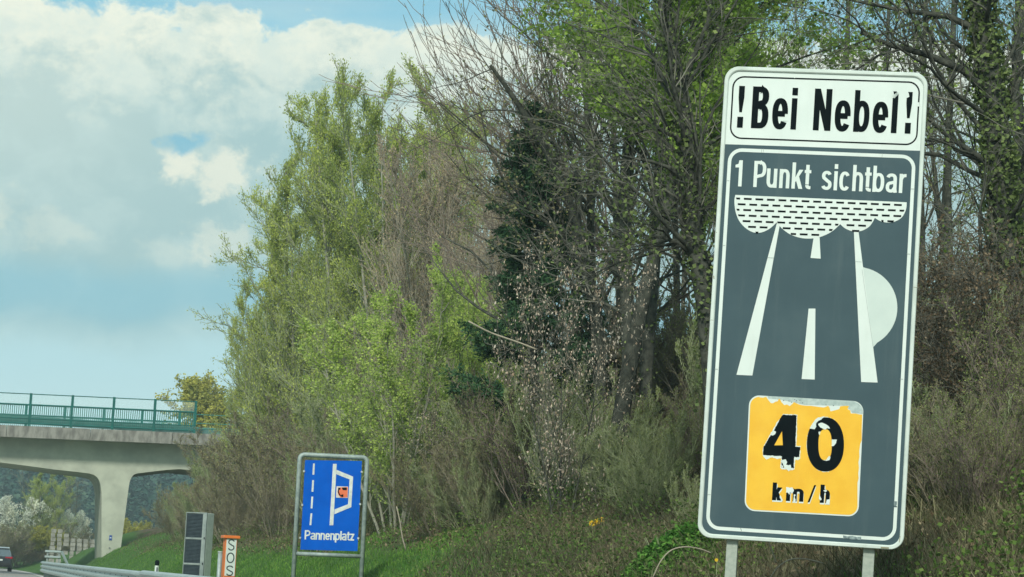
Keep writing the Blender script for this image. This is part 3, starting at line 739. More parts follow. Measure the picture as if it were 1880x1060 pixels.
# ------------------------------------------------------------------ CABINET
cb0 = at(333.5, 1058, 58.0); ct = at(336, 940, 58.0); cgz = float(ground_z(5.6, 58))
cab = empty('roadside_cabinet', (cb0.x+0.02, 58.0, cgz), radians(-38), 'tall pale metal cabinet with dark louvred panels beside the SOS column', 'cabinet')
CH = ct.z-cgz; CW, CD = 0.64, 0.34
m_cab = mat('cabinet_metal', (0.50, 0.57, 0.54), 0.45, base2=(0.43, 0.50, 0.47), scale=8)
m_cabp = mat('cabinet_pale', (0.30, 0.35, 0.33), 0.45, base2=(0.18, 0.22, 0.215), scale=2.5)
x_ = MB(); x_.box(0, CW, 0.02, CD, -0.3, CH-0.01); x_.build('housing', m_cab, cab, bevel=0.015)
# door frame (rounded on the right) as ring and cross bars; louvres between
fx = MB(); fr = 0.035
fx.box(0, 0.022, -0.03, 0.02, 0, CH-0.03); fx.box(CW-0.12, CW, -0.03, 0.02, 0, CH-0.03); fx.box(0, CW, -0.032, 0.02, CH-0.03, CH)
zs_ = [CH-(k)*0.66-0.045 for k in range(0, 5)]
for z_ in zs_[1:]: fx.box(0.023, CW-0.121, -0.026, 0.02, z_, z_+0.05)
fx.build('door_frame', m_cabp, cab, bevel=0.012)
for k in range(4):
    z1, z0 = zs_[k]-0.005+(0.0 if k else 0.01), zs_[k+1]+0.052
    lv = MB(); lv.box(0.024, CW-0.122, 0.004, 0.018, z0, z1)
    nl = 17
    for j in range(nl):
        zz = z0+(z1-z0)*(j+0.5)/nl; hh = (z1-z0)/nl*0.34
        lv.poly([(0.026, -0.016, zz-hh), (CW-0.124, -0.016, zz-hh), (CW-0.124, 0.003, zz+hh), (0.026, 0.003, zz+hh)])
    lv.build('louvre_panel', mat('louvre_dark', (0.045, 0.065, 0.075), 0.5, base2=(0.03, .045, .055)), cab)
for z_ in (zs_[1]+0.02, zs_[2]+.02):
    x_ = MB(); x_.box(CW-0.04, CW-0.02, -0.05, -0.0305, z_, z_+0.05); x_.build('lock', m_black, cab)

# ------------------------------------------------------------------ DELINEATOR
dp = at(288.5, 1034, 53); dz = float(ground_z(dp.x, 53))
de = empty('delineator_post', (dp.x, 53, dz), 0, 'small white roadside marker post with a black top behind the guardrail', 'marker post')
def oct_prism(mb, r, z0, z1): mb.tube([(0, 0, z0), (0, 0, z1)], r, 10)
dp.z += .07
x_ = MB(); oct_prism(x_, 0.05, -.2, dp.z-dz-0.13); x_.build('shaft', m_white, de)
x_ = MB(); oct_prism(x_, 0.053, dp.z-dz-0.129, dp.z-dz-0.03); x_.tube([(0, 0, dp.z-dz-0.03), (0, 0, dp.z-dz)], [0.053, 0.03], 10); x_.build('black_top', m_black, de)
x_ = MB(); x_.box(-0.015, 0.015, -0.058, -0.05, dp.z-dz-0.4, dp.z-dz-0.17); x_.build('reflector', mat('reflector_grey', (0.10, 0.12, 0.16), 0.3), de)

# ------------------------------------------------------------------ GUARDRAILS
m_gr = mat('galvanised_rail', (0.46, 0.53, 0.51), 0.42, base2=(0.36, 0.43, 0.42), scale=1.5, metallic=0.45, spec=0.5)
PROF = [(0.0, 0.0), (-0.03, -0.005), (-0.075, -0.03), (-0.085, -0.07), (-0.03, -0.10), (-0.005, -0.13), (-0.03, -0.165), (-0.08, -0.19), (-0.085, -0.235), (-0.03, -0.27), (-0.005, -0.30),
        (-0.03, -0.335), (-0.08, -0.365), (-0.085, -0.42), (-0.03, -0.47), (0.0, -0.48)]
def rail(name, label, y0, y1, x0, x1, ztop, flare=0.0):
    e = empty(name, (x0, y0, float(ground_z(x0, y0))), 0, label, 'guardrail', 'guardrails along the right edge of the road')
    base = e.location
    mb = MB(); n = max(2, int((y1-y0)/2)); rows = []
    for i in range(n+1):
        s = i/n; y = y0+(y1-y0)*s; x = x0+(x1-x0)*s
        near = max(0, 1-(y-y0)/0.9) if flare else 0
        rows.append([(x+p[0]*(1-.2*near)-base.x, y-base.y, ztop+p[1]*(1-0.15*near)-flare*near-base.z) for p in PROF] + [(x+0.004-base.x, y-base.y, ztop-0.484-flare*near-base.z), (x+0.012-base.x, y-base.y, ztop-base.z-flare*near)])
    k_ = len(rows[0])
    for a, c in zip(rows[:-1], rows[1:]):
        for j in range(k_):
            j2 = (j+1) % k_; mb.poly([a[j], a[j2], c[j2], c[j]])
    for rw in (rows[0], rows[-1]): mb.poly(rw)
    mb.build('rail', m_gr, e)
    y = y0+0.6; bt = MB(); 
    while y < y1:
        s = (y-y0)/(y1-y0); x = x0+(x1-x0)*s
        p_ = MB(); p_.box(x+0.03-base.x, x+0.13-base.x, y-0.03-base.y, y+0.03-base.y, -0.3, ztop-0.02-base.z)
        p_.build('post', mat('rail_post', (0.30, 0.34, 0.33), 0.5, metallic=0.4), e)
        for zz in (-0.135, -0.30):
            bt.box(x-0.022-base.x, x-0.004-base.x, y-0.03-base.y, y+0.03-base.y, ztop+zz-0.012-base.z, ztop+zz+0.012-base.z)
        y += 2.0
    bt.build('bolts', mat('rail_bolt', (0.12, 0.14, 0.14), 0.5), e)
    return e
rail('guardrail', 'long three-ribbed steel guardrail running back to the bridge, beyond the lapped joint', 41.6, 100, 3.28, 3.26, 0.93)
rail('guardrail', 'nearest three-ribbed steel guardrail at the bottom edge, lapped over the next one', 14, 41.2, 3.12, 3.18, 0.955)
# short end piece with a slanting leg, by the bridge
a0 = at(83, 1010, 128); a1 = at(113, 1010, 128); b1 = at(126, 1033, 128)
gz0 = float(ground_z(a0.x, 128))
ge = empty('guardrail_end', (a0.x, 128, gz0), 0, 'short raised end of a steel guardrail with a slanting leg, left of the bridge pier', 'guardrail')
for k, dz_ in enumerate((0.0, -0.31)):
    x_ = MB(); z_ = a0.z-gz0+dz_
    x_.prism([(-.0, z_), (-0.06, z_-0.04), (-0.06, z_-0.1), (-0.01, z_-.13), (.02, z_-.13), (.02, z_)], 'x', 0, a1.x-a0.x-0.03); x_.build('rail', m_gr, ge)
x_ = MB(); x_.tube([(a1.x-a0.x, 0, a0.z-gz0-0.03), (b1.x-a0.x, 0, b1.z-gz0-.2)], 0.075, 4); x_.build('leg', m_gr, ge)
for q in (0.15, 0.8):
    x_ = MB(); x_.box(q-.05, q+.05, .025, .12, -.2, a0.z-gz0-.05); x_.build('post', MATS['rail_post'], ge)

# ------------------------------------------------------------------ BRIDGE
YB = 134.0
br = empty('road_bridge', (8.5, YB, 0), 0, 'concrete road bridge with green railings crossing over the motorway', 'bridge')
O = br.location
m_con = mat('concrete_pale', (0.42, 0.445, 0.355), 0.85, base2=(0.32, 0.34, 0.275), scale=0.8, bump=0.1, bscale=30, detail=6)
mc = bpy.data.materials.new('concrete_weathered'); mc.use_nodes = True; MATS['concrete_weathered'] = mc
t = NT(mc.node_tree); b = t.n['Principled BSDF']; co = t.node('ShaderNodeTexCoord').outputs['Object']
mp_ = t.node('ShaderNodeMapping', {0: co}); mp_.inputs['Scale'].default_value = (1.6, 1.6, 0.5)
n1 = t.noise(mp_.outputs[0], 1.6, 6, 0.65); n2 = t.noise(co, 12, 4, 0.6)
t.put(b.inputs['Base Color'], t.mix(t.ss(n1, 0.36, 0.62), (0.13, 0.125, 0.11), t.mix(n2, (0.22, 0.215, 0.19), (0.30, 0.295, 0.255)))); b.inputs['Roughness'].default_value = 0.9
def zc(x): return 8.80 + (x-1.28)*0.0195       # top of cornice
XL, XR = -34.0, 20.0
# cornice segments with open joints
x_ = MB(); xj = at(13, 780, YB).x; seg = at(167, 780, YB).x - xj
k0 = int((XL-xj)/seg)-1
for k in range(k0, 20):
    u0 = max(XL, xj+seg*k+0.015); u1 = min(XR, xj+seg*(k+1)-0.015)
    if u1-u0 < .3: continue
    x_.prism([(u0-O.x, zc(u0)-.70), (u1-O.x, zc(u1)-.70), (u1-O.x, zc(u1)), (u0-O.x, zc(u0))], 'y', 0, 0.32)
x_.build('cornice', mc, br)
x_ = MB()
for k in range(k0, 20):
    u0 = max(XL, xj+seg*k+0.015); u1 = min(XR, xj+seg*(k+1)-0.015)
    if u1-u0 < .3: continue
    x_.prism([(u0-O.x, zc(u0)-.70), (u1-O.x, zc(u1)-.70), (u1-O.x, zc(u1)), (u0-O.x, zc(u0))], 'y', 10.2, 10.52)
x_.build('cornice', mc, br)
x_ = MB(); x_.prism([(XL-O.x, zc(XL)-.66), (XR-O.x, zc(XR)-.66), (XR-O.x, zc(XR)-.2), (XL-O.x, zc(XL)-.2)], 'y', 0.321, 10.199); x_.build('deck', m_con, br)
YG = 1.5; DG = YB+YG
prof_px = [(-1, 849), (50, 855.5), (102, 862.6), (140, 866.5), (163, 869.4), (172, 872), (178, 876), (182, 882), (184.5, 890)]
left = [at(x, y, DG) for x, y in prof_px]
right = [at(x, y, DG) for x, y in [(237, 890), (239, 882), (242, 876), (246, 871.5), (252, 869.5), (280, 866), (306, 863), (330, 861.5)]]
def P2(p): return (p.x-O.x, p.z)
Ls = [(-34-O.x, 7.0), (-20-O.x, 7.15), (-9-O.x, 6.95)]
poly = Ls + [P2(p) for p in left] + [P2(p) for p in right] + [(XR-O.x, 6.6), (XR-O.x, zc(XR)-.661), (XL-O.x, zc(XL)-.661)]
x_ = MB(); x_.prism(poly, 'y', YG, 9.0); x_.build('girder', m_con, br)
pz = left[-1].z
pp = [(P2(left[-1])[0], pz+.0), (P2(at(186.5, 904, DG))), (P2(at(186.4, 1033, DG))), (P2(at(186.4, 1060, DG))), (P2(at(206, 1062, DG))), P2(at(217.7, 1023, DG)), P2(at(221, 1013, DG)), (P2(right[0])[0], right[0].z+.0)]
x_ = MB(); x_.prism(pp, 'y', YG, 9.0); x_.build('pier', m_con, br)
x_ = MB(); x_.prism([(p[0]-24.5, p[1]) for p in [(0.2, 7.2), (2.4, 7.2), (2.0, -0.5), (0.6, -.5)]], 'y', YG, 9.0); x_.build('pier', m_con, br)
q_ = at(203, 987.5, DG-.02); x_ = MB(); x_.box(q_.x-O.x-.08, q_.x-O.x+.08, YG-.03, YG-.002, q_.z-.15, q_.z+.15); npl = x_.build('number_plate', mat('plate_blue', (0.02, 0.07, 0.30), 0.5), br)
x_ = MB(); x_.box(q_.x-O.x-.05, q_.x-O.x+.05, YG-.034, YG-.0305, q_.z-.03, q_.z+.02); x_.build('plate_marking', m_white, npl)
q_ = at(201, 1006.5, DG-.02); x_ = MB(); x_.tube([(q_.x-O.x, YG-.04, q_.z), (q_.x-O.x, YG-.003, q_.z)], .06, 8); x_.build('wall_anchor', mat('anchor_grey', (.2, .22, .2)), br)
# railings
m_grn = mat('railing_green', (0.005, 0.12, 0.10), 0.45, base2=(0.004, 0.09, 0.075), scale=3)
m_grn2 = mat('railing_green_pale', (0.035, 0.20, 0.165), 0.5, base2=(0.025, .15, .13))
mg = bpy.data.materials.new('clear_screen'); mg.use_nodes = True; t = NT(mg.node_tree); t.n.clear()
o_ = t.node('ShaderNodeOutputMaterial'); dd = t.node('ShaderNodeBsdfDiffuse', {'Color': (0.55, 0.66, 0.62)}); tt = t.node('ShaderNodeBsdfTransparent')
mx_ = t.node('ShaderNodeMixShader', {0: 0.22, 1: tt.outputs[0], 2: dd.outputs[0]}); t.l.new(mx_.outputs[0], o_.inputs[0])
xp0 = at(53, 780, YB).x; dxp = (at(357, 790, YB).x-xp0)/4
xe = xp0+4*dxp
def railing(yo, name_top, zoff, xend, front):
    xs = []
    k = -12
    while xp0+dxp*k <= xend+0.01:
        xs.append(xp0+dxp*k); k += 1
    rails = MB()
    for z_, r_ in ((1.93, 0.03), (1.28, 0.06), (0.16, 0.06), (0.46, .04)):
        a, c = xs[0], xs[-1]; rails.tube([(a-O.x, yo, zc(a)+z_), (c-O.x, yo, zc(c)+z_)], r_, 6)
    rails.build('handrail', m_grn, br)
    for x in xs:
        p_ = MB(); p_.box(x-.075-O.x, x+.075-O.x, yo-.06, yo+.06, zc(x)-.03, zc(x)+1.98); p_.build('railing_post', m_grn, br)
    bars = MB(); x = xs[0]+.125
    while x < xs[-1]:
        bars.box(x-.023-O.x, x+.023-O.x, yo-.012, yo+.012, zc(x)+.18, zc(x)+1.27); x += .125
    bars.build('railing_bars', m_grn2, br)
    if front:
        for a, c in zip(xs[:-1], xs[1:]):
            s_ = MB(); s_.poly([(a+.08-O.x, yo, zc(a)+1.33), (c-.08-O.x, yo, zc(c)+1.33), (c-.08-O.x, yo, zc(c)+1.9), (a+.08-O.x, yo, zc(a)+1.9)]); s_.build('screen', mg, br)
railing(0.16, '', 0, xe, True)
railing(10.36, '', 0, xe+.1, False)
# plain low railing on the approach, and kerb guardrail on the deck
x_ = MB()
for z_, r_ in ((1.15, .03), (.62, .03), (.3, .05)): x_.tube([(xe-O.x, .16, zc(xe)+z_), (XR-O.x, .16, zc(XR)+z_)], r_, 6)
x_.build('approach_rail', m_grn2, br)
x_ = MB(); x_.box(XL-O.x, XR-O.x, 1.3, 1.42, zc(0)+.25, zc(0)+.72); x_.build('deck_guardrail', mat('deck_rail', (0.10, 0.22, 0.20), 0.5), br)

# ------------------------------------------------------------------ CAR
cr_ = empty('parked_suv' if False else 'car', (2.15, 157, 0.0), 0, 'dark estate car with a red tail lamp driving away at the left edge', 'car')
m_car = mat('car_paint', (0.022, 0.026, 0.034), 0.3, var=.05, spec=.6); m_gl = mat('car_glass', (0.10, 0.14, 0.16), 0.12, var=.05, spec=.9); m_ty = mat('tyre', (0.012, .012, .013), .8)
def loft(secs, name, material, parent, smooth=True):
    mb = MB()
    for a, c in zip(secs[:-1], secs[1:]):
        n = len(a)
        for j in range(n): mb.poly([a[j], a[(j+1) % n], c[(j+1) % n], c[j]])
    mb.poly(secs[0][::-1]); mb.poly(secs[-1]); return mb.build(name, material, parent, smooth=False, bevel=0.03)
def sec(y, hw, z0, z1, tw): return [(-hw, y, z0), (hw, y, z0), (hw, y, (z0+z1)*.5), (hw*tw, y, z1), (-hw*tw, y, z1), (-hw, y, (z0+z1)*.5)]
loft([sec(-.0, .86, .42, .98, .93), sec(.18, .92, .30, 1.05, .95), sec(3.2, .93, .28, 1.02, .95), sec(4.2, .90, .3, .92, .92), sec(4.55, .8, .4, .75, .9)], 'body', m_car, cr_)
loft([sec(.12, .84, 1.03, 1.06, .97), sec(.42, .80, 1.04, 1.58, .84), sec(1.0, .80, 1.04, 1.66, .83), sec(2.2, .80, 1.04, 1.64, .83), sec(3.3, .82, 1.0, 1.05, .97)], 'cabin', m_gl, cr_)
loft([sec(.30, .69, 1.60, 1.64, .95), sec(1.0, .69, 1.662, 1.70, .95), sec(2.2, .68, 1.645, 1.68, .95)], 'roof', mat('roof_sky_reflection', (.30, .36, .38), .25, spec=.8), cr_)  # pale colour paints the sky's reflection onto the dark car's roof
for sx in (-1, 1):
    x_ = MB(); x_.box(sx*.86-.10, sx*.86+.07-.02, -.03, .12, .90, 1.04); x_.box(sx*.60-.17, sx*.60+.17, -.03, .06, .93, 1.02); x_.build('tail_lamp', mat('lamp_red', (.42, .01, .03), .3), cr_)
    for yy in (.75, 3.55):
        x_ = MB(); x_.tube([(sx*.70, yy, .33), (sx*.93, yy, .33)], .335, 20); wh = x_.build('wheel', m_ty, cr_)
        x_ = MB(); x_.tube([(sx*.931, yy, .33), (sx*.945, yy, .33)], .22, 14); x_.build('rim', mat('alloy', (.4, .42, .43), .4, metallic=.5), wh)
    x_ = MB(); x_.box(sx*1.0-.09, sx*1.0+.09, 2.75, 2.9, 1.0, 1.16); x_.build('mirror', m_car, cr_)
x_ = MB(); x_.box(-.78, .78, -.09, -.003, .45, .62); x_.build('bumper', mat('bumper_dark', (.03, .032, .035), .5), cr_)
x_ = MB(); x_.box(-.26, .26, -.022, -.004, .74, .85); x_.build('licence_plate', m_white, cr_)

# ------------------------------------------------------------------ STONE CRIB WALL
wb = at(88, 1031, 168); we = at(186, 1031, 168); wz = float(ground_z((wb.x+we.x)/2, 168))
cw = MB(); rr = random.Random(4)
L_ = we.x-wb.x
hts = [2.3, 2.3, 2.2, 1.9, 1.75, 1.7, 1.65, 1.6]
for k, hgt in enumerate(hts):
    x0 = L_*k/len(hts); z_ = -.3
    while z_ < hgt-.05:
        hh = .30; ins = rr.uniform(0, .06)
        if not (k in (2, 6) and z_ < 1.1 and rr.random() < .5):
            cw.box(x0+.05+ins, x0+L_/len(hts)-.03-rr.uniform(0, .1), rr.uniform(0, .06), .6, z_+.02, z_+hh)
        z_ += hh+.015
crib = cw.build('crib_wall', mat('crib_stone', (.33, .33, .29), .9, base2=(.20, .20, .175), scale=2.5)); crib.location = (wb.x, 168, wb.z-.1)
tag(crib, 'pale stacked concrete block wall beyond the bridge, left of its pier', 'wall')

# ================================================================== VEGETATION
def norm(a): return a/np.maximum(1e-9, np.linalg.norm(a, axis=-1, keepdims=True))
def paths(rng, p0, d0, L, n, up, wob):
    """N branches of n points"""
    N_b = len(p0); P = np.zeros((N_b, n, 3)); P[:, 0] = p0; d = norm(d0.copy()); st_ = (L/(n-1))[:, None]
    for i in range(1, n):
        d = d + np.array([0, 0, 1.0])*up/(n-1) + rng.normal(0, wob, (N_b, 3))/sqrt(n-1)
        d = norm(d); P[:, i] = P[:, i-1] + d*st_
    return P
def tubes(P, R, k):
    """P (N,n,3), R (N,n) -> verts, quads"""
    N_b, n, _ = P.shape
    T = np.empty_like(P); T[:, 1:-1] = P[:, 2:]-P[:, :-2]; T[:, 0] = P[:, 1]-P[:, 0]; T[:, -1] = P[:, -1]-P[:, -2]; T = norm(T)
    ref = np.where(np.abs(T[..., 2:3]) > .9, np.array([1., 0, 0]), np.array([0, 0, 1.]))
    ref = np.broadcast_to(ref[:, :1], T.shape)
    U = norm(np.cross(T, ref)); V_ = np.cross(T, U)
    a = np.arange(k)*2*pi/k
    V = P[:, :, None] + (U[:, :, None]*np.cos(a)[None, None, :, None] + V_[:, :, None]*np.sin(a)[None, None, :, None])*R[:, :, None, None]
    base = (np.arange(N_b)*n*k)[:, None, None] + (np.arange(n-1)*k)[None, :, None]
    j = np.arange(k); j2 = (j+1) % k
    q = np.stack([base+j, base+j2, base+k+j2, base+k+j], -1).reshape(-1, 4)
    return V.reshape(-1, 3), q
def kids(rng, P, R, nk, t0, t1, ang, Lfun, rr_, rmin, angs=0.2, planar=0.0):
    """children of branches P: start, direction, length, radius"""
    N_b, n, _ = P.shape
    tt_ = (np.arange(nk)[None]+rng.rand(N_b, nk))/nk; tt_ = t0+(t1-t0)*tt_
    f = tt_*(n-1); i = np.clip(f.astype(int), 0, n-2); s = (f-i)[..., None]
    rows_ = np.arange(N_b)[:, None]
    p = P[rows_, i]*(1-s)+P[rows_, i+1]*s
    r = R[rows_, i]*(1-s[..., 0])+R[rows_, i+1]*s[..., 0]
    T = norm(P[rows_, i+1]-P[rows_, i])
    rv_ = rng.normal(size=T.shape); rv_[..., 2] *= (1-planar); side = norm(rv_-T*np.sum(rv_*T, -1, keepdims=True))
    th = ang+rng.normal(0, angs, (N_b, nk)); 
    d = T*np.cos(th)[..., None]+side*np.sin(th)[..., None]
    L = Lfun(tt_)*rng.uniform(.65, 1.25, (N_b, nk))
    return p.reshape(-1, 3), d.reshape(-1, 3), L.ravel(), np.maximum(rmin, r.ravel()*rr_), tt_.ravel()
def leaves(rng, P, per, size, asp, spread, jit=0.5, t0=0.15):
    """leaf quads along branches"""
    N_b, n, _ = P.shape
    tt_ = t0+(1-t0)*rng.rand(N_b, per); f = tt_*(n-1); i = np.clip(f.astype(int), 0, n-2); s = (f-i)[..., None]; rows_ = np.arange(N_b)[:, None]
    p = (P[rows_, i]*(1-s)+P[rows_, i+1]*s).reshape(-1, 3); T = norm(P[rows_, i+1]-P[rows_, i]).reshape(-1, 3)
    M_ = len(p); p = p + rng.normal(0, spread, (M_, 3))
    d = norm(T*(1-jit)+rng.normal(0, jit, (M_, 3))*1.0+np.array([0, 0, .15])); s_ = norm(np.cross(d, rng.normal(size=(M_, 3))))
    sz = size*rng.uniform(.6, 1.35, M_)[:, None]; w_ = s_*sz*asp*.5
    V = np.stack([p, p+d*sz*.5+w_, p+d*sz, p+d*sz*.5-w_], 1).reshape(-1, 3)
    q = np.arange(M_*4).reshape(-1, 4)
    return V, q, rng.rand(M_)
def gen_tree(name, seed, h, stems=1, spread=.1, r0=.16, trunk_up=.15, trunk_wob=.12, t0=.3, n1=26, a1=.9, l1=.38, prof='round', up1=.35, wob1=.25, n2=9, a2=.7, l2=.42, up2=.2,
             n3=6, a3=.7, l3=.4, up3=.1, rt=.006, leaf=None, bark=None, twig=None, leaf_on2=0, sides=7, wind=(0, 0), l1abs=None, droop=0, dirbias=None):
    rng = np.random.RandomState(seed)
    d0 = norm(np.stack([rng.normal(0, spread, stems)+wind[0], rng.normal(0, spread, stems)+wind[1], np.ones(stems)], 1))
    if stems > 1:
        a = np.arange(stems)*2*pi/stems+rng.rand(stems); d0 = norm(np.stack([np.cos(a)*spread+wind[0], np.sin(a)*spread+wind[1], np.ones(stems)], 1)+rng.normal(0, spread*.35, (stems, 3)))
    p0 = np.zeros((stems, 3)); p0[:, :2] = d0[:, :2]*.6*(stems > 1); p0[:, 2] = -.3
    L0 = h*rng.uniform(.82, 1.0, stems); n0 = 12
    P0 = paths(rng, p0, d0, L0, n0, trunk_up, trunk_wob)
    tl = np.linspace(0, 1, n0); R0 = (r0*rng.uniform(.7, 1, stems))[:, None]*((1-tl)**.9*.92+.08)[None]
    R0[:, 0] *= 1.25
    pf = {'round': lambda t_: np.sin(np.clip((t_-t0)/(1-t0), 0, 1)*pi*.8+.45), 'cone': lambda t_: (1-(t_-t0)/(1-t0))**.8*.95+.08, 'up': lambda t_: 1-.65*(t_-t0)/(1-t0), 'flat': lambda t_: np.ones_like(t_)}[prof]
    Lb = l1abs if l1abs else h*l1
    p, d, L, r, tt_ = kids(rng, P0, R0, n1, t0, .98, a1, lambda t_: Lb*pf(t_), .55, .012)
    if dirbias is not None: d = norm(d+np.array(dirbias)*rng.uniform(.3, 1, (len(d), 1)))
    if droop: d[:, 2] -= droop*(1-tt_)
    P1 = paths(rng, p, d, L, 8, up1, wob1); R1 = r[:, None]*(1-np.linspace(0, 1, 8)*.8)[None]; R1 = np.maximum(R1, rt)
    Vt, Qt = tubes(P0, R0, sides); V1, Q1 = tubes(P1, R1, 4)
    wood = mesh_np(name+'_trunk', np.vstack([Vt, V1]), np.vstack([Qt, Q1+len(Vt)]), bark, smooth=True)
    p, d, L2, r2, _ = kids(rng, P1, R1, n2, .15, 1.0, a2, lambda t_: np.ones_like(t_)*l2, .6, rt*1.3)
    Lp = np.repeat(np.clip(L, .2, None), n2); L2 = L2*Lp
    P2_ = paths(rng, p, d, L2, 5, up2, .2); R2 = np.maximum(r2[:, None]*(1-np.linspace(0, 1, 5)*.7)[None], rt)
    V2, Q2 = tubes(P2_, R2, 3)
    p, d, L3, r3, _ = kids(rng, P2_, R2, n3, .1, 1.0, a3, lambda t_: np.ones_like(t_)*l3, .6, rt)
    L3 = np.clip(L3*np.repeat(L2, n3), .1, 1.3)
    P3 = paths(rng, p, d, L3, 4, up3, .25); R3 = np.full((len(P3), 4), rt)*np.array([1, .9, .8, .6])[None]
    V3_, Q3 = tubes(P3, R3, 3)
    tw = mesh_np(name+'_branches', np.vstack([V2, V3_]), np.vstack([Q2, Q3+len(V2)]), twig or bark)
    lm = None
    if leaf:
        V, q, tn = leaves(rng, P3, leaf['n'], leaf['s'], leaf.get('a', .5), leaf.get('sp', .02), leaf.get('j', .5))
        if leaf_on2:
            Vb, qb, tb_ = leaves(rng, P2_, leaf_on2, leaf['s'], leaf.get('a', .5), leaf.get('sp', .02), leaf.get('j', .5)); V, q, tn = np.vstack([V, Vb]), np.vstack([q, qb+len(V)]), np.concatenate([tn, tb_])
        lm = mesh_np(name+'_crown', V, q, leaf['m'], tone=tn)
    return {'trunk': wood, 'branches': tw, 'crown': lm}

bk_grey = mat('bark_grey', (0.30, 0.30, 0.235), .9, base2=(0.16, 0.165, 0.125), scale=6, spec=.1)
bk_dark = mat('bark_dark', (0.092, 0.097, 0.077), .95, base2=(0.036, 0.04, 0.034), scale=9, bump=.6, bscale=25, spec=.05)
tw_dark = mat('twig_dark', (0.20, 0.20, 0.16), .9, base2=(0.10, .10, .085), scale=2, spec=.05)
bk_mid = mat('bark_mid', (0.12, 0.125, 0.098), .95, base2=(0.06, 0.065, 0.052), scale=7, bump=.5, bscale=25, spec=.05)
bk_brown = mat('bark_brown', (0.15, 0.125, 0.09), .9, base2=(0.09, .078, .058), scale=4, spec=.1)
tw_brown = mat('twig_brown', (0.27, 0.245, 0.18), .9, base2=(0.16, .145, .105), scale=2, spec=.05)
tw_red = mat('twig_reddish', (0.25, 0.21, 0.17), .9, base2=(0.15, .125, .105), scale=2, spec=.05)
tw_pale = mat('twig_pale', (0.42, 0.38, 0.29), .9, base2=(0.26, .235, .18), scale=2, spec=.05)
tw_green = mat('twig_green', (0.33, 0.37, 0.21), .9, base2=(0.22, .25, .15), scale=2, spec=.05)
l_willow = leafmat('leaf_willow', [(0.28, 0.35, 0.08), (0.43, 0.50, 0.13), (0.57, 0.62, 0.20)], .5)
l_lime = leafmat('leaf_lime', [(0.28, 0.39, 0.10), (0.43, 0.56, 0.15), (0.56, 0.65, 0.22)], .5)
l_maple = leafmat('leaf_maple', [(0.20, 0.31, 0.06), (0.31, 0.46, 0.09), (0.42, 0.57, 0.14)], .5)
l_mid = leafmat('leaf_mid', [(0.16, 0.21, 0.07), (0.26, 0.32, 0.11), (0.34, 0.38, 0.16)])
l_beige = leafmat('bud_beige', [(0.28, 0.235, 0.155), (0.40, 0.34, 0.225), (0.42, 0.32, 0.24)], .3)
l_beech = leafmat('leaf_dry', [(0.40, 0.29, 0.22), (0.60, 0.49, 0.41), (0.76, 0.68, 0.60)], .35)
l_beechd = leafmat('leaf_dry_dark', [(0.09, 0.065, 0.04), (0.15, 0.115, 0.08), (0.28, 0.22, 0.16)], .3)
l_needle = leafmat('needle', [(0.025, 0.065, 0.04), (0.05, 0.115, 0.06), (0.09, 0.17, 0.075)], .15)
l_bloss = leafmat('blossom', [(0.62, 0.66, 0.56), (0.78, 0.80, 0.72), (0.85, 0.86, 0.8)], .4)
l_ivy = leafmat('leaf_ivy', [(0.07, 0.10, 0.04), (0.13, 0.18, 0.07), (0.22, 0.28, 0.11)], .25)
l_bud = leafmat('bud_brown', [(0.20, 0.17, 0.10), (0.27, 0.25, 0.14), (0.27, 0.31, 0.12)], .25)
l_yel = leafmat('leaf_yellowgreen', [(0.28, 0.28, 0.06), (0.42, 0.41, 0.09), (0.52, 0.50, 0.14)], .4)

KIND = {}
KIND['willow'] = [gen_tree('willow%d' % s, 10+s, 10, stems=6, spread=.20, r0=.11, t0=.12, n1=20, a1=.85, l1=.25, prof='up', up1=.35, wob1=.3, n2=9, a2=.55, l2=.42, up2=.5, n3=7, a3=.5, l3=.42, up3=.45, rt=.008,
        leaf=dict(n=10, s=.060, a=.5, sp=.05, m=l_willow, j=.45), bark=bk_grey, twig=tw_green) for s in (0, 1)]
KIND['bare_fan'] = [gen_tree('fan%d' % s, 31+s, 11.5, stems=2, spread=.07, r0=.115, t0=.16, n1=24, a1=.72, l1abs=4.6, prof='up', up1=.35, wob1=.35, n2=8, a2=.45, l2=.42, up2=.35, n3=5, a3=.5, l3=.4, up3=.3, rt=.006,
        leaf=dict(n=1, s=.045, a=.35, sp=.01, m=l_bud, j=.5), bark=bk_mid, twig=tw_red, dirbias=b_) for s, b_ in ((0, (-.55, -.1, .1)), (1, None))]
KIND['maple'] = [gen_tree('maple', 51, 11, stems=1, r0=.13, t0=.5, n1=34, a1=.85, l1=.26, prof='round', up1=.3, n2=10, a2=.7, l2=.42, n3=8, a3=.7, l3=.42, rt=.005,
        leaf=dict(n=24, s=.064, a=.8, sp=.05, m=l_maple, j=.8), bark=bk_dark, twig=tw_green)]
KIND['beige'] = [gen_tree('beige', 61, 9.5, stems=6, spread=.22, r0=.075, t0=.15, n1=15, a1=.38, l1=.34, prof='up', up1=.6, n2=9, a2=.4, l2=.45, up2=.6, n3=6, a3=.4, l3=.45, up3=.5, rt=.008,
        leaf=dict(n=6, s=.06, a=.5, sp=.02, m=l_beige, j=.4), bark=bk_grey, twig=tw_pale)]
KIND['lime'] = [gen_tree('lime', 71, 5.2, stems=9, spread=.34, r0=.03, t0=.12, n1=11, a1=.42, l1=.26, prof='up', up1=.6, n2=8, a2=.45, l2=.42, up2=.6, n3=5, a3=.5, l3=.42, up3=.3, rt=.005,
        leaf=dict(n=8, s=.046, a=.7, sp=.04, m=l_lime, j=.8), bark=bk_grey, twig=tw_green)]
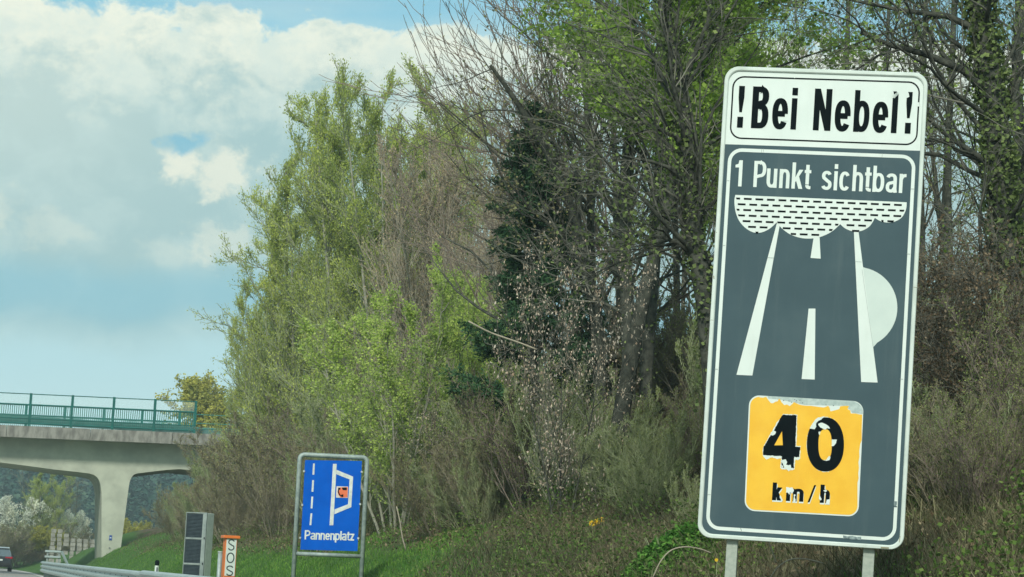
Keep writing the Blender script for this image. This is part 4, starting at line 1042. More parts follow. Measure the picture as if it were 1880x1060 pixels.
KIND['forest'] = [gen_tree('forest%d' % s, 81+s, 12, stems=1+s, spread=.06, r0=.12, t0=.18, n1=18, a1=.6, l1=.22, prof='round', up1=.5, n2=5, a2=.6, l2=.45, n3=4, a3=.65, l3=.42, rt=.006,
        leaf=dict(n=2, s=.06, a=.6, sp=.03, m=l_mid, j=.8), bark=bk_dark, twig=tw_brown) for s in (0, 1)]
KIND['brown'] = [gen_tree('brown%d' % s, 91+s, 3.6, stems=14, spread=.45, r0=.022, t0=.1, n1=10, a1=.45, l1=.30, prof='up', up1=.5, wob1=.35, n2=7, a2=.5, l2=.45, up2=.4, n3=4, a3=.5, l3=.5, up3=.3, rt=.0055,
        leaf=dict(n=3, s=.045, a=.5, sp=.02, m=m_, j=.7), bark=b_, twig=b_) for s, m_, b_ in ((0, l_bud, tw_brown), (1, l_mid, tw_red), (2, l_mid, tw_green))]
KIND['beech'] = [gen_tree('beech', 101, 4.4, stems=3, spread=.22, r0=.04, t0=.1, n1=16, a1=.9, l1=.30, prof='flat', up1=.1, n2=8, a2=.7, l2=.42, up2=0, n3=5, a3=.7, l3=.45, up3=0, rt=.005,
        leaf=dict(n=2, s=.058, a=.6, sp=.04, m=l_beech, j=.8), bark=bk_dark, twig=tw_dark)]
KIND['beech_dark'] = [gen_tree('beechd', 102, 4.2, stems=3, spread=.2, r0=.04, t0=.48, n1=16, a1=1.0, l1=.34, prof='flat', up1=.1, n2=9, a2=.7, l2=.42, up2=0, n3=6, a3=.7, l3=.45, up3=0, rt=.005,
        leaf=dict(n=3, s=.060, a=.6, sp=.03, m=l_beechd, j=.8), bark=bk_dark, twig=tw_dark)]
KIND['blossom'] = [gen_tree('blossom', 111, 5.5, stems=6, spread=.4, r0=.05, t0=.2, n1=12, a1=.7, l1=.3, prof='round', n2=8, n3=5, rt=.012, leaf=dict(n=6, s=.11, a=.8, sp=.06, m=l_bloss, j=.8), bark=bk_dark, twig=tw_brown)]
KIND['yellow'] = [gen_tree('yellow', 121, 6.5, stems=9, spread=.4, r0=.06, t0=.2, n1=12, a1=.6, l1=.28, prof='round', n2=7, n3=5, rt=.011, leaf=dict(n=14, s=.13, a=.7, sp=.08, m=l_yel, j=.8), bark=bk_brown, twig=tw_brown)]
# spruce
def gen_spruce(seed, h, rad):
    rng = np.random.RandomState(seed); P0 = paths(rng, np.array([[0, 0, -.3]]), np.array([[0, 0, 1.]]), np.array([h]), 12, 0, .02)
    R0 = .15*(1-np.linspace(0, 1, 12)*.93)[None]
    p, d, L, r, tt_ = kids(rng, P0, R0, 110, .26, .99, 1.45, lambda t_: rad*(1-t_)**.75+.15, .3, .012, .12)
    P1 = paths(rng, p, d, L, 7, -.15, .15); P1[..., 2] += (np.linspace(0, 1, 7)**2)[None]*.18*L[:, None]; R1 = np.maximum(.006, r[:, None]*(1-np.linspace(0, 1, 7)*.85)[None])
    Vt, Qt = tubes(P0, R0, 8); V1, Q1 = tubes(P1, R1, 4)
    wood = mesh_np('spruce_trunk', np.vstack([Vt, V1]), np.vstack([Qt, Q1+len(Vt)]), bk_dark)
    p, d, L2, r2, _ = kids(rng, P1, R1, 16, .12, 1, .8, lambda t_: (1-t_*.6)*.42, .5, .005, .15, planar=.8); d[:, 2] -= .15
    P2_ = paths(rng, p, d, L2*np.repeat(np.clip(L, .4, None), 16), 4, -.1, .15); R2 = np.full((len(P2_), 4), .005)
    V2, Q2 = tubes(P2_, R2, 3); tw = mesh_np('spruce_branches', V2, Q2, bk_dark)
    V, q, tn = leaves(rng, P2_, 34, .13, .36, .045, .5, 0)
    return {'trunk': wood, 'branches': tw, 'crown': mesh_np('spruce_crown', V, q, l_needle, tone=tn)}
KIND['spruce'] = [gen_spruce(5, 12.5, 2.6)]

def plant(kind, var, name, X, Y, sc_, rz, label, cat, group=None, sx=1.0, z=None, lean=(0, 0), parts=True):
    o = empty(name, (X, Y, float(ground_z(X, Y)) if z is None else z), 0, label, cat, group)
    o.rotation_euler = (lean[0], lean[1], rz); o.scale = (sc_*sx, sc_*sx, sc_)
    k = KIND[kind][var]
    obj_me('trunk' if kind not in ('brown', 'lime') else 'stems', k['trunk'], o); obj_me('branches', k['branches'], o)
    if k['crown'] is not None: obj_me('crown', k['crown'], o)
    return o
def X_at(px, D): return at(px, 1000, D).x

# --- trees, from the bridge towards the sign
plant('yellow', 0, 'broadleaf_tree', X_at(392, 158), 158, 1.35, .5, 'small yellow-green round tree just above the right end of the bridge railing', 'tree', z=6.0, sx=1.15)
TOPZ = {}
def tall(kind, var, name, px, D, ytop, rz, label, cat='tree', sx=1.0):
    """a tree whose tip stands at px, ytop when it grows D metres down the road"""
    if (kind, var) not in TOPZ:
        co = np.array([tuple(v.co) for v in KIND[kind][var]['branches'].vertices]); k = np.argsort(co[:, 2])[-200:]; TOPZ[kind, var] = co[k].mean(0)
    tp = TOPZ[kind, var]; T = at(px, ytop, D); X = T.x; s_ = 1
    for _ in range(4):
        s_ = (T.z-float(ground_z(X, D)))/tp[2]; X = T.x-(tp[0]*cos(rz)-tp[1]*sin(rz))*s_*sx
    return plant(kind, var, name, X, D, s_, rz, label, cat, sx=sx)
tall('willow', 1, 'willow_tree', 478, 99, 628, 1.9, 'lowest willow, nearest the bridge, its half-bare twigs reaching left', sx=.5)
tall('willow', 0, 'willow_tree', 532, 95, 505, 2.9, 'half-bare willow second nearest the bridge, left edge of the leafy clump', sx=.7)
tall('willow', 1, 'willow_tree', 574, 89, 392, .6, 'green willow of medium height, left shoulder of the leafy clump', sx=.78)
tall('willow', 0, 'willow_tree', 634, 84, 282, 4.0, 'dense green willow in the middle of the clump, left of the tall yellow-green ones', sx=.9)
tall('willow', 1, 'willow_tree', 664, 78, 172, 2.4, 'tall yellow-green willow just left of the tallest one', sx=.8)
tall('willow', 0, 'willow_tree', 716, 72, 128, 1.0, 'tallest yellow-green willow with upright tips against the clouds', sx=.85)
tall('willow', 1, 'willow_tree', 800, 76, 180, 5.2, 'yellow-green willow right of the tallest one, partly behind the beige budding tree', sx=.85)
plant('beige', 0, 'budding_tree', X_at(790, 62), 62, 1.06, 1.0, 'beige-brown leafless budding tree with many upright twigs, left of the dark spruce', 'tree')
plant('beige', 0, 'budding_tree', X_at(865, 60), 60, 1.08, 3.3, 'second beige-brown budding tree, touching the dark spruce', 'tree')
tall('spruce', 0, 'spruce_tree', 978, 38, 200, .2, 'dark green spruce behind the bare branches', sx=1.12)
tall('lime', 0, 'young_maple', 750, 46, 520, .4, 'bright lime-green young maple with pointed upright shoots', sx=1.25)
tall('lime', 0, 'young_maple', 850, 47, 468, 2.4, 'taller, thinner lime-green young maple beside the beige trees', sx=.75)
plant('bare_fan', 0, 'hornbeam_tree', X_at(1100, 38.5), 38.5, 1.12, 0.0, 'bare hornbeam whose long branches fan out left over the sky', 'tree')
plant('bare_fan', 0, 'hornbeam_tree', X_at(1155, 43), 43, 1.25, -.25, 'bare many-branched tree with twin trunks in the middle of the wood', 'tree')
plant('maple', 0, 'maple_tree', X_at(1120, 33.5), 33.5, 1.08, 2.0, 'leafy green maple whose crown fills the top of the picture left of the sign', 'tree', sx=1.2)
plant('maple', 0, 'maple_tree', X_at(1310, 40), 40, .95, 4.4, 'second green maple, its thinner crown just left of the top of the sign', 'tree', sx=.6)
plant('beech', 0, 'beech_sapling', X_at(1030, 33), 33, 1.02, .6, 'young beech still holding pale pinkish dry leaves, in front of the spruce', 'tree', sx=.52)
plant('beech', 0, 'beech_sapling', X_at(780, 46), 43, .55, 1.9, 'low young beech with pale dry leaves below the lime-green maple', 'tree')
plant('beech_dark', 0, 'beech_sapling', X_at(1765, 22), 22.5, .6, 1.2, 'young beech with brown dry leaves just right of the large sign', 'tree')
plant('beech_dark', 0, 'beech_sapling', X_at(1865, 22), 23.5, .66, 3.9, 'young beech with brown dry leaves at the right edge', 'tree')

# --- two strong dark trunks close to the sign, built along their own line
def big_trunk(name, label, pts, radii, arms, nbr, seed, leafmat_, ivy=0, bark=bk_dark, l1=2.2):
    base = pts[0]; o = empty(name, base, 0, label, 'tree')
    rng = np.random.RandomState(seed)
    q = [Vector(p)-Vector(base) for p in pts]
    # smooth line
    n = 26; fine = []; 
    for i in range(n):
        f = i/(n-1)*(len(q)-1); k = min(int(f), len(q)-2); s = f-k
        a, b2, c, d = q[max(k-1, 0)], q[k], q[k+1], q[min(k+2, len(q)-1)]
        fine.append(0.5*((2*b2)+(-a+c)*s+(2*a-5*b2+4*c-d)*s*s+(-a+3*b2-3*c+d)*s**3))
    P0 = np.array([[tuple(p) for p in fine]]); R0 = np.interp(np.linspace(0, 1, n), np.linspace(0, 1, len(radii)), radii)[None]
    R0 = R0*(1+rng.normal(0, .03, R0.shape))
    Vt, Qt = tubes(P0, R0, 12); Vs, Qs = [Vt], [Qt]; nb = len(Vt)
    PA = []
    for arm, r_ in arms:
        A_ = np.array([[tuple(Vector(p)-Vector(base)) for p in arm]]); ra = np.linspace(r_, r_*.35, len(arm))[None]
        Va, Qa = tubes(A_, ra, 7); Vs.append(Va); Qs.append(Qa+nb); nb += len(Va); PA.append((A_, ra))
    p, d, L, r, tt_ = kids(rng, P0, R0, nbr, .25, .99, .9, lambda t_: np.full_like(t_, l1), .3, .012, .3)
    for A_, ra in PA:
        p2, d2, L2_, r2_, _ = kids(rng, A_, ra, 8, .25, 1, .7, lambda t_: np.full_like(t_, l1*.6), .5, .01)
        p, d, L, r = np.vstack([p, p2]), np.vstack([d, d2]), np.concatenate([L, L2_]), np.concatenate([r, r2_])
    r = np.minimum(r, .035)
    P1 = paths(rng, p, d, L, 8, .25, .4); R1 = np.maximum(.005, r[:, None]*(1-np.linspace(0, 1, 8)*.8)[None]); V1, Q1 = tubes(P1, R1, 5); Vs.append(V1); Qs.append(Q1+nb)
    obj_me('trunk', mesh_np(name+'_trunk', np.vstack(Vs), np.vstack(Qs), bark, smooth=True), o)
    p, d, L2, r2, _ = kids(rng, P1, R1, 8, .1, 1, .7, lambda t_: np.full_like(t_, .4), .6, .004); L2 = L2*np.repeat(L, 8)
    P2_ = paths(rng, p, d, L2, 5, .1, .3); R2 = np.maximum(.0035, r2[:, None]*(1-np.linspace(0, 1, 5)*.7)[None]); V2, Q2 = tubes(P2_, R2, 3)
    p, d, L3, r3, _ = kids(rng, P2_, R2, 4, .1, 1, .7, lambda t_: np.full_like(t_, .45), .6, .003); L3 = L3*np.repeat(L2, 4)
    P3 = paths(rng, p, d, L3, 4, .1, .3); R3 = np.full((len(P3), 4), .003); V3_, Q3 = tubes(P3, R3, 3)
    obj_me('branches', mesh_np(name+'_branches', np.vstack([V2, V3_]), np.vstack([Q2, Q3+len(V2)]), tw_dark), o)
    V, q_, tn = leaves(rng, P3, 2, .055, .8, .03, .8)
    if ivy:
        s = rng.rand(ivy)**.8; f = s*(n-1); i = np.clip(f.astype(int), 0, n-2); c_ = P0[0, i]+(P0[0, i+1]-P0[0, i])*(f-i)[:, None]; a = rng.rand(ivy)*2*pi
        rad = R0[0, i]*rng.uniform(1.0, 1.45, ivy); pp_ = c_+np.stack([np.cos(a)*rad, np.sin(a)*rad, np.zeros(ivy)], 1)
        Vb, qb, tb_ = leaves(rng, np.stack([pp_, pp_+rng.normal(0, .03, pp_.shape)], 1), 1, .06, .9, .012, .9, 0)
        V, q_, tn = np.vstack([V, Vb]), np.vstack([q_, qb+len(V)]), np.concatenate([tn, tb_])
    obj_me('crown', mesh_np(name+'_crown', V, q_, leafmat_, tone=tn), o)
    return o
def line(D, pts): return [tuple(at(x, y, D)) for x, y in pts]
def gp(x, y, D):
    p = at(x, y, D); return (p.x, p.y, float(ground_z(p.x, p.y))-.2)
big_trunk('oak_tree', 'dark crooked trunk leaning close behind the left edge of the large sign',
    [gp(1318, 900, 26)]+line(26, [(1312, 760), (1302, 620), (1290, 520), (1276, 440), (1272, 360), (1268, 270), (1250, 170), (1228, 60), (1200, -80)]),
    [.15, .14, .13, .125, .12, .12, .11, .09, .075, .05], [(line(26, [(1272, 468), (1256, 452), (1240, 444), (1226, 440)]), .06), (line(26, [(1268, 455), (1262, 425), (1248, 400), (1240, 385)]), .04),
     (line(26, [(1290, 530), (1310, 505), (1330, 480), (1345, 470)]), .05), (line(26, [(1266, 290), (1240, 250), (1205, 235), (1190, 200)]), .05), (line(26, [(1250, 170), (1270, 110), (1300, 40), (1310, -40)]), .05)], 26, 7, l_ivy, ivy=1500)
big_trunk('ivy_clad_tree', 'thick dark ivy-clad trunk rising beyond the right side of the large sign',
    [gp(1862, 960, 24)]+line(24, [(1850, 860), (1848, 700), (1850, 560), (1846, 430), (1838, 330), (1828, 230), (1812, 110), (1796, 0), (1780, -120)]),
    [.20, .18, .175, .17, .165, .165, .16, .15, .14, .11], [(line(24, [(1822, 180), (1770, 130), (1700, 100), (1640, 85), (1580, 60)]), .06), (line(24, [(1838, 330), (1800, 290), (1740, 250), (1700, 215)]), .05), (line(24, [(1834, 250), (1860, 180), (1880, 120), (1920, 60)]), .05),
     (line(24, [(1805, 60), (1740, 30), (1660, 20), (1560, 0)]), .05)], 24, 8, l_ivy, ivy=6500, l1=2.6)
big_trunk('alder_tree', 'tall slim dark trunk in the right corner beyond the ivy-clad tree',
    [gp(1885, 900, 27)]+line(27, [(1880, 760), (1878, 600), (1880, 450), (1872, 300), (1868, 150), (1874, 0), (1880, -120)]), [.10, .10, .095, .09, .08, .07, .06, .04], [], 26, 9, l_maple, ivy=500)
big_trunk('hornbeam_tree', 'straight dark trunk, left one of the pair left of the large sign',
    [gp(1150, 880, 35)]+line(35, [(1154, 700), (1152, 560), (1146, 420), (1150, 300), (1165, 180), (1160, 60), (1150, -100)]), [.14, .12, .115, .105, .10, .09, .07, .05], [(line(35, [(1152, 450), (1110, 350), (1060, 260), (1000, 200)]), .06)], 14, 19, l_ivy, ivy=600)
big_trunk('hornbeam_tree', 'straight grey trunk, right one of the pair left of the large sign',
    [gp(1188, 880, 36)]+line(36, [(1186, 700), (1194, 560), (1204, 420), (1212, 300), (1216, 180), (1230, 60), (1240, -100)]), [.15, .125, .12, .11, .10, .09, .07, .05], [(line(36, [(1208, 380), (1180, 280), (1120, 180), (1090, 80)]), .07)], 14, 20, l_ivy, ivy=600)
big_trunk('hornbeam_tree', 'leaning grey trunk left of the pair, its limbs bending to the left',
    [gp(1108, 870, 37)]+line(37, [(1102, 740), (1096, 600), (1072, 470), (1040, 360), (1000, 270), (950, 190), (900, 120)]), [.13, .12, .11, .10, .085, .07, .05, .03], [(line(37, [(1085, 520), (1030, 430), (980, 390), (930, 330)]), .05), (line(37, [(1060, 430), (1065, 340), (1040, 250), (1000, 150)]), .06)], 14, 21, l_bud)

for k_, (px_, D_, lab_, r_) in enumerate(((1690, 40, 'straight slim bare trunk just right of the top of the large sign', .075), (1742, 34, 'straight slim dark trunk midway between the sign and the ivy-clad tree', .07),
        (1548, 44, 'straight slim bare trunk rising behind the middle of the large sign', .08), (1622, 50, 'thin straight trunk rising behind the right part of the large sign', .07), (1240, 44, 'straight slim dark trunk between the pair and the crooked trunk', .08))):
    big_trunk('forest_tree', lab_, [gp(px_, 900, D_)]+line(D_, [(px_+3, 700), (px_+2, 500), (px_-2, 300), (px_+6, 120), (px_+12, -60), (px_+18, -160)]), [r_, r_*.95, r_*.9, r_*.8, r_*.6, r_*.35], [], 16, 40+k_, l_mid, l1=1.7)
# --- background trees of the wood
rb_ = random.Random(11)
SPOTS = [(1330, 52, .9), (1500, 52, 1.0), (1600, 60, 1.0), (1250, 58, 1.05), (1120, 60, 1.0), (1040, 66, 1.05), (900, 66, .72), (1700, 36, .85), (1750, 46, .9), (1890, 42, .9)]
grp = 'bare slender trees of the wood'
BG = []
for k, (px, D, s) in enumerate(SPOTS):
    o = plant('forest', k % 2, 'forest_tree', X_at(px, D), D, s, rb_.uniform(0, 6.28), '', 'tree', grp, sx=rb_.uniform(.8, 1.1)); BG.append((px, o))
ORD = ['leftmost', 'second from the left', 'third from the left', 'fourth from the left', 'fifth from the left', 'sixth from the left', 'seventh from the left', 'eighth from the left',
       'eighth from the right', 'seventh from the right', 'sixth from the right', 'fifth from the right', 'fourth from the right', 'third from the right', 'second from the right', 'rightmost']
def rank(objs, phrase):
    """label each by its place among its like, as the photograph shows them from left to right"""
    def sx_(o): d = o.location-CAM; return d.dot(_R)/d.dot(_F)
    L_ = sorted(objs, key=sx_); n_o = len(L_)
    for i, o in enumerate(L_):
        w_ = ORD[i] if i < (n_o+1)//2 else ORD[16-(n_o-i)]
        o['label'] = '%s of the %s' % (w_, phrase)
rank([o for px, o in BG if px < 1300], 'slender bare trees behind the fanning hornbeam')
rank([o for px, o in BG if 1300 < px < 1640], 'slender bare trees above the large sign')
rank([o for px, o in BG if px > 1640], 'slender bare trees right of the large sign')

# --- shrubs of the embankment
rb_ = random.Random(21)
def shrubs(n, px0, px1, D0, D1, off0, off1, s0, s1, vars_, name, label, group):
    for k in range(n):
        px = px0+(px1-px0)*(k+rb_.random())/n
        D = D0+(D1-D0)*(k+rb_.random())/n
        X = 8.5+rb_.uniform(off0, off1)
        if px is not None: D = max(15, min(140, X/((px+65)/FPX)*1.0)) if D0 is None else D
        plant('brown', rb_.choice(vars_), name, X, D, rb_.uniform(s0, s1), rb_.uniform(0, 6.28), label, 'shrub', group, sx=rb_.uniform(.85, 1.15))
def row(n, D0, D1, X0, X1, s0, s1, vars_, label, group, minpx=0):
    os_ = []
    for k in range(n):
        f = (k+rb_.random())/n; D = D0*(D1/D0)**f
        X = max(rb_.uniform(X0, X1), (minpx+62)*D/FPX); px_ = X/D*FPX-62; s_k = .5 if (1060 < px_ < 1250 and D < 37) else 1
        o = plant('brown', rb_.choice(vars_), 'shrub', X, D, s_k*rb_.uniform(s0, s1), rb_.uniform(0, 6.28), label, 'shrub', group, sx=rb_.uniform(.85, 1.2)); os_.append(o)
    rank(os_, label)
row(7, 94, 124, 8.9, 10.2, .65, .9, (0, 1, 2), 'low brown shrubs between the bridge pier and cabinet', 'shrubs by the bridge', 318)
row(9, 76, 122, 9.8, 12.5, 1.0, 1.4, (0, 2, 1), 'tall brown shrubs at the right bridge end', 'shrubs in front of the bridge end', 402)
row(12, 46, 84, 8.7, 10.2, .5, .85, (0, 2, 1), 'leafless brown shrubs behind the blue sign', 'shrubs behind the blue sign')
row(9, 50, 84, 10.4, 12.6, .9, 1.3, (0, 1, 2), 'taller brown shrubs under the willows', 'shrubs under the willows')
row(6, 38, 43, 8.5, 9.5, .4, .62, (2, 0), 'knee-high green-brown shrubs below the lime-green maple', 'shrubs below the lime-green maple')
row(14, 30, 46, 9.3, 10.8, .55, .85, (2, 1, 2), 'thin greenish shrubs between the two signs', 'shrubs between the two signs')
row(12, 32, 50, 11, 13.5, .7, 1.0, (1, 2, 0), 'reddish-brown shrubs at the foot of the trunks', 'shrubs at the foot of the trees')
row(14, 16, 27, 8.8, 10.3, .24, .40, (1, 2, 0), 'knee-high bare brush on the slope beyond the large sign', 'brush on the slope beyond the sign')
row(12, 20, 32, 10.4, 13.0, .42, .65, (2, 2, 1), 'low greenish shrubs near the large sign', 'shrubs behind the large sign')
row(7, 36, 43, 12.0, 13.8, .85, 1.15, (0, 1), 'tall brown shrubs behind the crooked dark trunk', 'shrubs behind the crooked trunk')
row(9, 22, 50, 13.5, 19, .6, .9, (0, 1, 2), 'dense brown shrubs deep in the wood', 'shrubs deep in the wood')

# --- beyond the bridge
def far(kind, var, name, px, base_y, D, height_px, label, cat='tree', sx=1.0, nat=None, group=None):
    p = at(px, base_y, D); q = at(px, base_y-height_px, D); hh = q.z-p.z
    k = KIND[kind][var]; zz = max(v.co.z for v in k['branches'].vertices)
    return plant(kind, var, name, p.x, D, hh/zz, rb_.uniform(0, 6.28), label, cat, group, sx=sx, z=p.z)
far('willow', 0, 'broadleaf_tree', 84, 1030, 205, 170, 'olive-green tree seen under the bridge, left of the pier', sx=1.1)
far('forest', 1, 'broadleaf_tree', 128, 1030, 225, 175, 'grey-brown leafless tree under the bridge, nearest the pier', sx=1.0)
far('forest', 0, 'broadleaf_tree', 45, 1030, 240, 180, 'grey-brown leafless tree under the bridge, behind the white blossom', sx=1.0)
far('forest', 1, 'broadleaf_tree', 105, 1030, 235, 160, 'grey-brown leafless tree under the bridge, behind the olive-green one', sx=1.1)
far('blossom', 0, 'blossom_tree', 30, 1025, 205, 118, 'large white blossoming tree at the left edge under the bridge', sx=.95)
far('blossom', 0, 'blossom_tree', 133, 1025, 208, 92, 'smaller white blossoming tree close to the bridge pier', sx=.65)
far('yellow', 0, 'shrub', 82, 1020, 190, 55, 'round yellow-green bush above the block wall', 'shrub')
FS = []
for k in range(9):
    FS.append(far('brown', k % 2, 'shrub', -22+16*k, 1034+.3*k, 186+2*k, 62+(k*37 % 20), 'grey leafless roadside shrub beyond the car, left of the block wall' if k < 6 else 'grey leafless shrub behind the block wall', 'shrub', 1.5, group='grey shrubs beyond the bridge' if k < 6 else 'shrubs behind the block wall'))
rank([o for o in FS[:6]], 'grey leafless roadside shrubs beyond the car')
rank(FS[6:], 'grey leafless shrubs behind the block wall')
PS = []
for k, px in enumerate((244, 256, 268, 236)):
    PS.append(far('yellow' if k % 2 else 'brown', 0, 'shrub', px, 1012, 175+6*k, 36+8*k, 'pale green shrub seen just right of the bridge pier', 'shrub', 1.3, group='shrubs right of the pier'))
rank(PS, 'pale green shrubs just right of the pier')

# far wooded hill
rng = np.random.RandomState(77)
NF = 6500
fy_ = rng.uniform(420, 1010, NF); fx_ = fy_*rng.uniform(-.14, .36, NF)
wide_ = rng.rand(NF) < .3; fx_ = np.where(wide_, fy_*rng.uniform(-.45, .5, NF), fx_); fz_ = ground_z(fx_, fy_)
con = rng.rand(NF) < .7; hh_ = rng.uniform(10, 18, NF)*np.where(con, 1, .8); ra_ = np.where(con, rng.uniform(1.8, 2.8, NF), rng.uniform(2.8, 4.2, NF))
KC = 110
f_ = rng.rand(NF, KC)**.9; a_ = rng.rand(NF, KC)*2*pi
rr_ = ra_[:, None]*np.where(con[:, None], (1-f_)*.95+.04, np.sqrt(np.clip(1-(2*f_-1)**2, 0, 1))*.9+.1)*rng.uniform(.6, 1.1, (NF, KC))
c_ = np.stack([fx_[:, None]+np.cos(a_)*rr_, fy_[:, None]+np.sin(a_)*rr_, fz_[:, None]+hh_[:, None]*(.08+.92*f_)], -1).reshape(-1, 3)
d_ = norm(np.stack([np.cos(a_), np.sin(a_), -.5+rng.normal(0, .4, a_.shape)], -1).reshape(-1, 3)); s2 = norm(np.cross(d_, np.array([0, 0, 1.])+rng.normal(0, .3, d_.shape)))
sz = (rng.uniform(.45, 1.1, NF*KC))[:, None]
VV = [np.stack([c_-d_*sz*.7, c_+s2*sz*.55, c_+d_*sz*.8, c_-s2*sz*.55], 1).reshape(-1, 3)]; QQ = [np.arange(NF*KC*4).reshape(-1, 4)]
TT = [np.clip(np.repeat(rng.rand(NF)*.45+(~con)*.45, KC)+rng.uniform(-.1, .1, NF*KC), 0, 1)]
l_far = leafmat('far_forest', [(0.020, 0.060, 0.048), (0.035, 0.085, 0.065), (0.10, 0.13, 0.085)], .1, wide=.05)
wood = obj_me('far_forest', mesh_np('far_forest', np.vstack(VV), np.vstack(QQ), l_far, tone=np.concatenate(TT))); tag(wood, 'dark blue-green wooded hillside far beyond the bridge', 'forest', kind='stuff')

# ------------------------------------------------------------------ ground cover
def scatter(n, xf, yf):
    return None
def blades(rng, X, Y, hmin, hmax, wd, lean, m_, name, tone_bias=0):
    n = len(X); Z_ = ground_z(X, Y); a = rng.rand(n)*2*pi; h_ = rng.uniform(hmin, hmax, n); le = rng.normal(0, lean, (n, 2))*h_[:, None]
    p = np.stack([X, Y, Z_-.02], 1); sd = np.stack([np.cos(a), np.sin(a), 0*a], 1)*(wd*rng.uniform(.6, 1.3, n))[:, None]
    mid = p+np.stack([le[:, 0]*.35, le[:, 1]*.35, h_*.6], 1); tip = p+np.stack([le[:, 0], le[:, 1], h_], 1)
    V = np.stack([p-sd*.5, p+sd*.5, mid+sd*.4, mid-sd*.4, tip], 1).reshape(-1, 3); b0 = (np.arange(n)*5)[:, None]
    Q = np.hstack([b0, b0+1, b0+2, b0+3]); T3 = np.hstack([b0+3, b0+2, b0+4, b0+4])
    tn = np.clip(rng.rand(n)*.8+tone_bias, 0, 1)
    me = mesh_np(name, V, np.vstack([Q, np.hstack([b0+3, b0+2, b0+4, b0+3])])[:len(Q)], m_, tone=tn)
    return me
l_grass = leafmat('grass_blade', [(0.055, 0.14, 0.028), (0.10, 0.23, 0.045), (0.17, 0.31, 0.07), (0.28, 0.34, 0.12)], .35, wide=.6)
l_litter = leafmat('litter_leaf', [(0.06, 0.045, 0.03), (0.14, 0.105, 0.07), (0.28, 0.23, 0.16), (0.07, 0.11, 0.03)], .1, wide=.5)
l_stem = leafmat('dry_stem', [(0.07, 0.07, 0.042), (0.13, 0.125, 0.078), (0.25, 0.24, 0.16)], .1, wide=.5)
l_bramble = leafmat('bramble_leaf', [(0.06, 0.10, 0.03), (0.11, 0.18, 0.05), (0.20, 0.28, 0.085)], .35, wide=.35)
rng = np.random.RandomState(8)
n = 170000; Y = 14*(136/14)**rng.rand(n); X = np.where(Y > 82, rng.uniform(3.9, 12.2, n), rng.uniform(3.9, 9.4, n)); kp = (X < 8.6+3.0*np.clip((Y-80)/15, 0, 1)+.7*np.sin(Y*.7)+rng.normal(0, .35, n)) & ((Y > 34+rng.normal(0, 2.5, n)) | (bumps(X*3.1+3, Y*2.3) > .10+.1*rng.normal(0, 1, n))); X, Y = X[kp], Y[kp]; X = X+np.interp(Y, [0, 100, 112, 2000], [0, 0, 1., 1.])
g = obj_me('grass', blades(rng, X, Y, .06, .17, .013, .5, l_grass, 'grass')); tag(g, 'green grass covering the roadside bank', 'grass', kind='stuff')
def cards(rng, X, Y, hmax, size, m_, name):
    n = len(X); Z_ = ground_z(X, Y)+hmax*rng.rand(n)**2.2
    c_ = np.stack([X, Y, Z_], 1); d = norm(rng.normal(size=(n, 3))*np.array([1, 1, .55])); s_ = norm(np.cross(d, rng.normal(size=(n, 3)))); sz = size*rng.uniform(.5, 1.4, n)[:, None]
    V = np.stack([c_-d*sz*.5, c_+s_*sz*.35, c_+d*sz*.5, c_-s_*sz*.35], 1).reshape(-1, 3)
    return mesh_np(name, V, np.arange(4*n).reshape(-1, 4), m_, tone=rng.rand(n))
def zone(n, x0, x1, ymax=125):
    Y = 14*(ymax/14)**rng.rand(n); X = rng.uniform(x0, x1, n)
    return X, Y
X, Y = zone(170000, 4.5, 24); kp = (X > 8.0) | (Y < 36); X, Y = X[kp], Y[kp]; g = obj_me('leaf_litter', cards(rng, X, Y, .12, .055, l_litter, 'leaf_litter')); tag(g, 'brown fallen leaves lying over the slope of the wood', 'leaf litter', kind='stuff')
X, Y = zone(360000, 5.0, 22, 100); kp = (bumps(X*2.2+9, Y*1.7) > -.14) & ((X > 8.3) | (Y < 36)); X, Y = X[kp], Y[kp]
g = obj_me('brambles', cards(rng, X, Y, .55, .042, l_bramble, 'brambles')); tag(g, 'green bramble leaves and low growth on the slope', 'undergrowth', kind='stuff')
X, Y = zone(80000, 5.5, 20); kp = (X > 8.4) | (Y < 34); X, Y = X[kp], Y[kp]; g = obj_me('dry_stems', blades(rng, X, Y, .1, .6, .009, .9, l_stem, 'dry_stems')); tag(g, 'dry pale stems and thin canes standing in the undergrowth', 'undergrowth', kind='stuff')

n_ = 36000; Y = 14*(36/14)**rng.rand(n_); X = rng.uniform(5.5, 12, n_); g = obj_me('dry_stems', blades(rng, X, Y, .12, .5, .007, 1.1, l_stem, 'dry_stems')); tag(g, 'tangle of thin dry canes on the slope around the large sign', 'undergrowth', kind='stuff')
